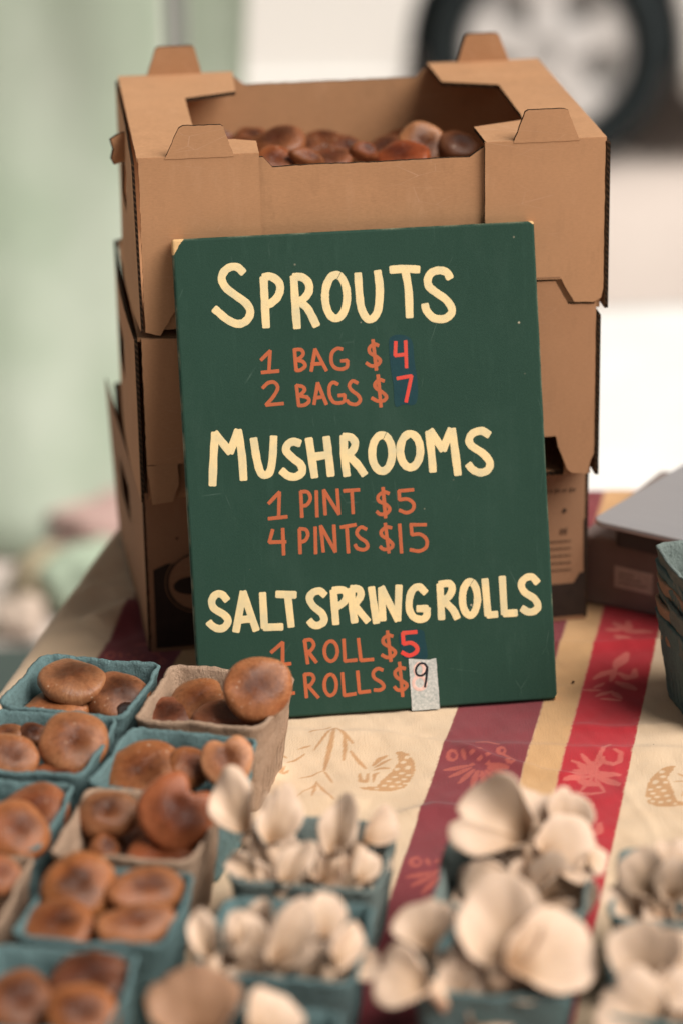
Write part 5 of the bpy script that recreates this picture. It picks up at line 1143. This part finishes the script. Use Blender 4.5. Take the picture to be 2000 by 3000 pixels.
for i, sp in enumerate(SHIITAKES): shiitake('shiitake_mushroom', sp, 11+i)

# ------------------------------------------------------------------ oyster mushrooms
def oyster_cap(P, r, nrm, fan, cup, tint, root, seed, rootpt, asx):
    """one thin fan: tear-drop outline, narrow where the stem joins, wavy torn rim, gills below"""
    rnd = random.Random(seed); n = 72; q = 16; ph = [rnd.uniform(0, 6.28) for _ in range(8)]; off = .78
    Zv = Vector(nrm).normalized(); Yv = Vector(fan); Yv = (Yv-Zv*Yv.dot(Zv)).normalized(); Xv = Yv.cross(Zv)
    M = basis(Vector(P), Xv, Yv, Zv)
    top = []; bot = []; at = []
    wv = rnd.uniform(.06, .15); kk = rnd.choice((2, 3, 3, 4)); fold = rnd.uniform(.0, .32); r *= 1.02
    splits = [(rnd.uniform(.2, 2.9), rnd.uniform(.05, .12), rnd.uniform(.10, .28)) for _ in range(rnd.choice((0, 1, 1, 2)))]
    def rim_r(a):
        da = (a+math.pi/2+math.pi) % (2*math.pi)-math.pi
        R_ = 1+.10*math.sin(a)+.06*math.cos(2*a+ph[0])+.075*math.cos(3*a+ph[1])+.03*math.cos(6*a+ph[2])+.007*math.cos(13*a+ph[4])
        for sa_, sw_, sd_ in splits: R_ -= sd_*math.exp(-((a-sa_)/sw_)**2)
        return R_*(1-.16*math.exp(-(da/.55)**2))
    for i in range(q+1):
        t = i/q
        for j in range(n):
            a = 2*math.pi*j/n; R_ = r*rim_r(a)
            tap = 1-.42*max(0, -math.sin(a))**1.2
            x = t*R_*math.cos(a)*asx*tap; y = t*R_*math.sin(a)-(1-t)*off*r
            xx = x/(r*asx); yy = y/r
            z = max(.16, cup)*(t**1.4-.6)
            z += fold*xx*xx-.06*yy*yy                                     # the whole fan is bent
            z += -.16*math.exp(-(t/.26)**2)-.06*max(0, (t-.80)/.20)**2*(1+.6*math.sin(2*a+ph[3]))
            z += wv*t**3*math.sin(kk*a+ph[5])+.010*t*t*math.sin(9*a+ph[7])+.04*noise.noise(Vector((xx*2, yy*2, seed*3.3)))
            z *= r
            top.append((x, y, z)); th = r*(.022+.24*(1-t)**1.8)
            bot.append((x*.985, y*.985, z-th+(.012*r*math.sin(36*a) if t < .97 else 0)*min(1, t*2))); at.append(t)
    F = [(i*n+j, i*n+(j+1) % n, (i+1)*n+(j+1) % n, (i+1)*n+j) for i in range(q) for j in range(n)]
    rim = q*n; ring_ = [(x*1.010, y*1.010, (z+bot[rim+j][2])/2) for j, (x, y, z) in enumerate(top[rim:])]
    FR = [(rim+j, rim+(j+1) % n, rim+n+(j+1) % n, rim+n+j) for j in range(n)]
    tc = tint if isinstance(tint, tuple) else (min(1.2, tint),)*3
    cap = mk('cap', top+ring_, F+FR, OY_CAP, root, True, None, {'rad': at+[1.0]*n}); cap.matrix_world = M; cap.color = (*tc, 1)
    gl = mk('gills', bot+ring_, [tuple(reversed(f)) for f in F+FR], OY_GILL, cap, True, None, {'rad': at+[1.0]*n}); gl.color = (*(v*.95 for v in tc), 1)
    a0 = M @ Vector((0, -off*r, -r*(.20+cup*.6))); a1 = Vector(rootpt); mid = a0.lerp(a1, .45)-Zv*r*.2-Yv*r*.3
    pts = [a0*(1-t)**2+mid*2*t*(1-t)+a1*t*t for t in (0, .2, .4, .6, .8, 1)]
    stm = tube('stem', pts, [.27*r, .22*r, .19*r, .17*r, .15*r, .14*r], OY_CAP, root, 14)
    stm.color = (tc[0]*.97, tc[1]*.94, tc[2]*.90, 1)
    stm.data.attributes.new('rad', 'FLOAT', 'POINT').data.foreach_set('value', [.75]*len(stm.data.vertices))
    return cap
seed = 400
for b, label, caps in OYSTERS:
    x, y, yaw, _ = BASKETS[b]; ca_, sa_ = math.cos(yaw), math.sin(yaw)
    mx = sum(c[0][0] for c in caps)/len(caps); my = sum(c[0][1] for c in caps)/len(caps); hs_ = .1046/2
    ccx, ccy = x+hs_*ca_-hs_*sa_, y+hs_*sa_+hs_*ca_
    rp = (ccx+.45*(mx-ccx), ccy+.45*(my-ccy), TABLE_Z+.012)
    root = empty('oyster_mushroom_cluster', (0, 0, 0)); tag(root, label, 'mushroom', 'oyster mushroom clusters')
    rf = random.Random(len(label)*13)
    petal = b in ('C1', 'C2')
    extra = []
    ne = {'C1': 9, 'C2': 9, 'C3': 4, 'D1': 7, 'D2': 7, 'E1': 9, 'E2': 9}[b]
    for k_ in range(ne):        # small fans that spread out from the foot of the cluster, between the large ones
        az = 2*math.pi*(k_+rf.uniform(.1, .9))/ne; el = rf.uniform(.50, 1.25); L_ = rf.uniform(.024, .042)
        d = Vector((math.cos(az)*math.cos(el), math.sin(az)*math.cos(el), math.sin(el)))
        P = Vector((rp[0]+rf.uniform(-.012, .012), rp[1]+rf.uniform(-.012, .012), .038))+d*L_
        nn = Vector((-math.cos(az)*math.sin(el), -math.sin(az)*math.sin(el), math.cos(el)))+Vector((0, -.6, 0))
        extra.append((tuple(P), rf.uniform(.012, .020), tuple(nn), tuple(d), rf.uniform(.08, .3), rf.uniform(.72, 1.0)))
    for (P, r, nrm, fan, cup, tint) in list(caps)+extra:
        seed += 1; rq = random.Random(seed)
        oyster_cap(P, r, nrm, fan, cup, tint, root, seed, (rp[0]+rq.uniform(-.012, .012), rp[1]+rq.uniform(-.01, .01), rp[2]), rq.uniform(.52, .76) if petal else rq.uniform(.85, 1.08))

# ------------------------------------------------------------------ laptop on a dark box, right
GREYM = NT('brushed_grey_metal'); f_ = GREYM.noise(GREYM.vmul(GREYM.obj(), (4, 160, 4)), 3, 3)
GREYM.b.inputs['Metallic'].default_value = .55; GREYM = GREYM.fin(GREYM.mix(f_, (.45, .44, .45), (.55, .54, .55)), .42, .5)
la = math.atan2(2.3893-2.4289, .2790-.2233)
lap = empty('laptop', (.2233, 2.4289, .078), la); tag(lap, 'closed silver-grey laptop lying on the dark box by the cartons', 'laptop')
lw_, ld_ = .33, .225
def rsq(w_, d_, r_, n=6):
    P = []
    for cx_, cy_, a0 in ((w_-r_, r_, -90), (w_-r_, d_-r_, 0), (r_, d_-r_, 90), (r_, r_, 180)):
        for i in range(n+1): a = rad(a0+90*i/n); P.append((cx_+r_*math.cos(a), cy_+r_*math.sin(a)))
    return P
def slab(name, z0, z1, mat, parent, ins=0.0, w_=lw_, d_=ld_, r_=.012, bev=.0015):
    P = [(x*(1-2*ins/w_)+ins, y*(1-2*ins/d_)+ins) for x, y in rsq(w_, d_, r_)]; n = len(P)
    V = [(x, y, z0) for x, y in P]+[(x, y, z1) for x, y in P]
    o = mk(name, V, [list(range(n-1, -1, -1)), list(range(n, 2*n))]+[(i, (i+1) % n, n+(i+1) % n, n+i) for i in range(n)], mat, parent); bevel(o, bev); return o
slab('base', -.0125, .0085, mat_plain('shaded_laptop_base', (.05, .042, .04), .5, .4), lap, .014)  # base coloured dark to carry the shadow in the gap below the lid
slab('lid', .0095, .0150, GREYM, lap)
bo = math.atan2(2.427-2.457, .285-.232)
bxo = empty('dark_box', (.2165, 2.466, TABLE_Z+.001), bo); tag(bxo, 'dark grey-brown box with a pale label under the laptop', 'box')
DKBOX = mat_plain('dark_grey_board', (.20, .155, .142), .55, .35, .15, 25)
slab('body', 0, .0672, DKBOX, bxo, 0, .30, .19, .006, .003)
sheet('label', [(.036, .022), (.074, .020), (.074, .041), (.036, .043)], (0, -.0006, 0), (1, 0, 0), (0, 0, 1), bxo, mat_plain('pale_label_paper', (.50, .42, .37), .8, .2, .2, 260))
for k_ in range(3): sheet('label_line', [(.040, .0265+k_*.0045), (.068-.006*k_, .0260+k_*.0045), (.068-.006*k_, .0274+k_*.0045), (.040, .0279+k_*.0045)], (0, -.0010, 0), (1, 0, 0), (0, 0, 1), bxo, mat_plain('grey_label_ink', (.26, .21, .18), .8, .2))
# crumbs on the cloth
CRUMB = mat_plain('dark_crumb', (.03, .016, .010), .8, .2)
for (cx_, cy_), lab in (((.2525, 2.156), 'tiny dark crumb on the cream cloth right of the red stripe'), ((.197, 2.285), 'tiny dark crumb on the edge of the red stripe by the sign corner')):
    rc = random.Random(int(cx_*1e4)); V = []; F = []
    for i in range(5):
        for j in range(6):
            p_ = math.pi*i/4; a_ = 2*math.pi*j/6; k_ = .0016*rc.uniform(.7, 1.2); V.append((k_*math.sin(p_)*math.cos(a_), k_*.8*math.sin(p_)*math.sin(a_), .7*k_*math.cos(p_)+.0008))
    for i in range(4):
        for j in range(6): F.append((i*6+j, i*6+(j+1) % 6, (i+1)*6+(j+1) % 6, (i+1)*6+j))
    o = fix_normals(mk('crumb', V, F, CRUMB, None, True)); o.location = (cx_, cy_, TABLE_Z+.0012); tag(o, lab, 'crumb', 'crumbs on the cloth')
bpy.context.view_layer.update()
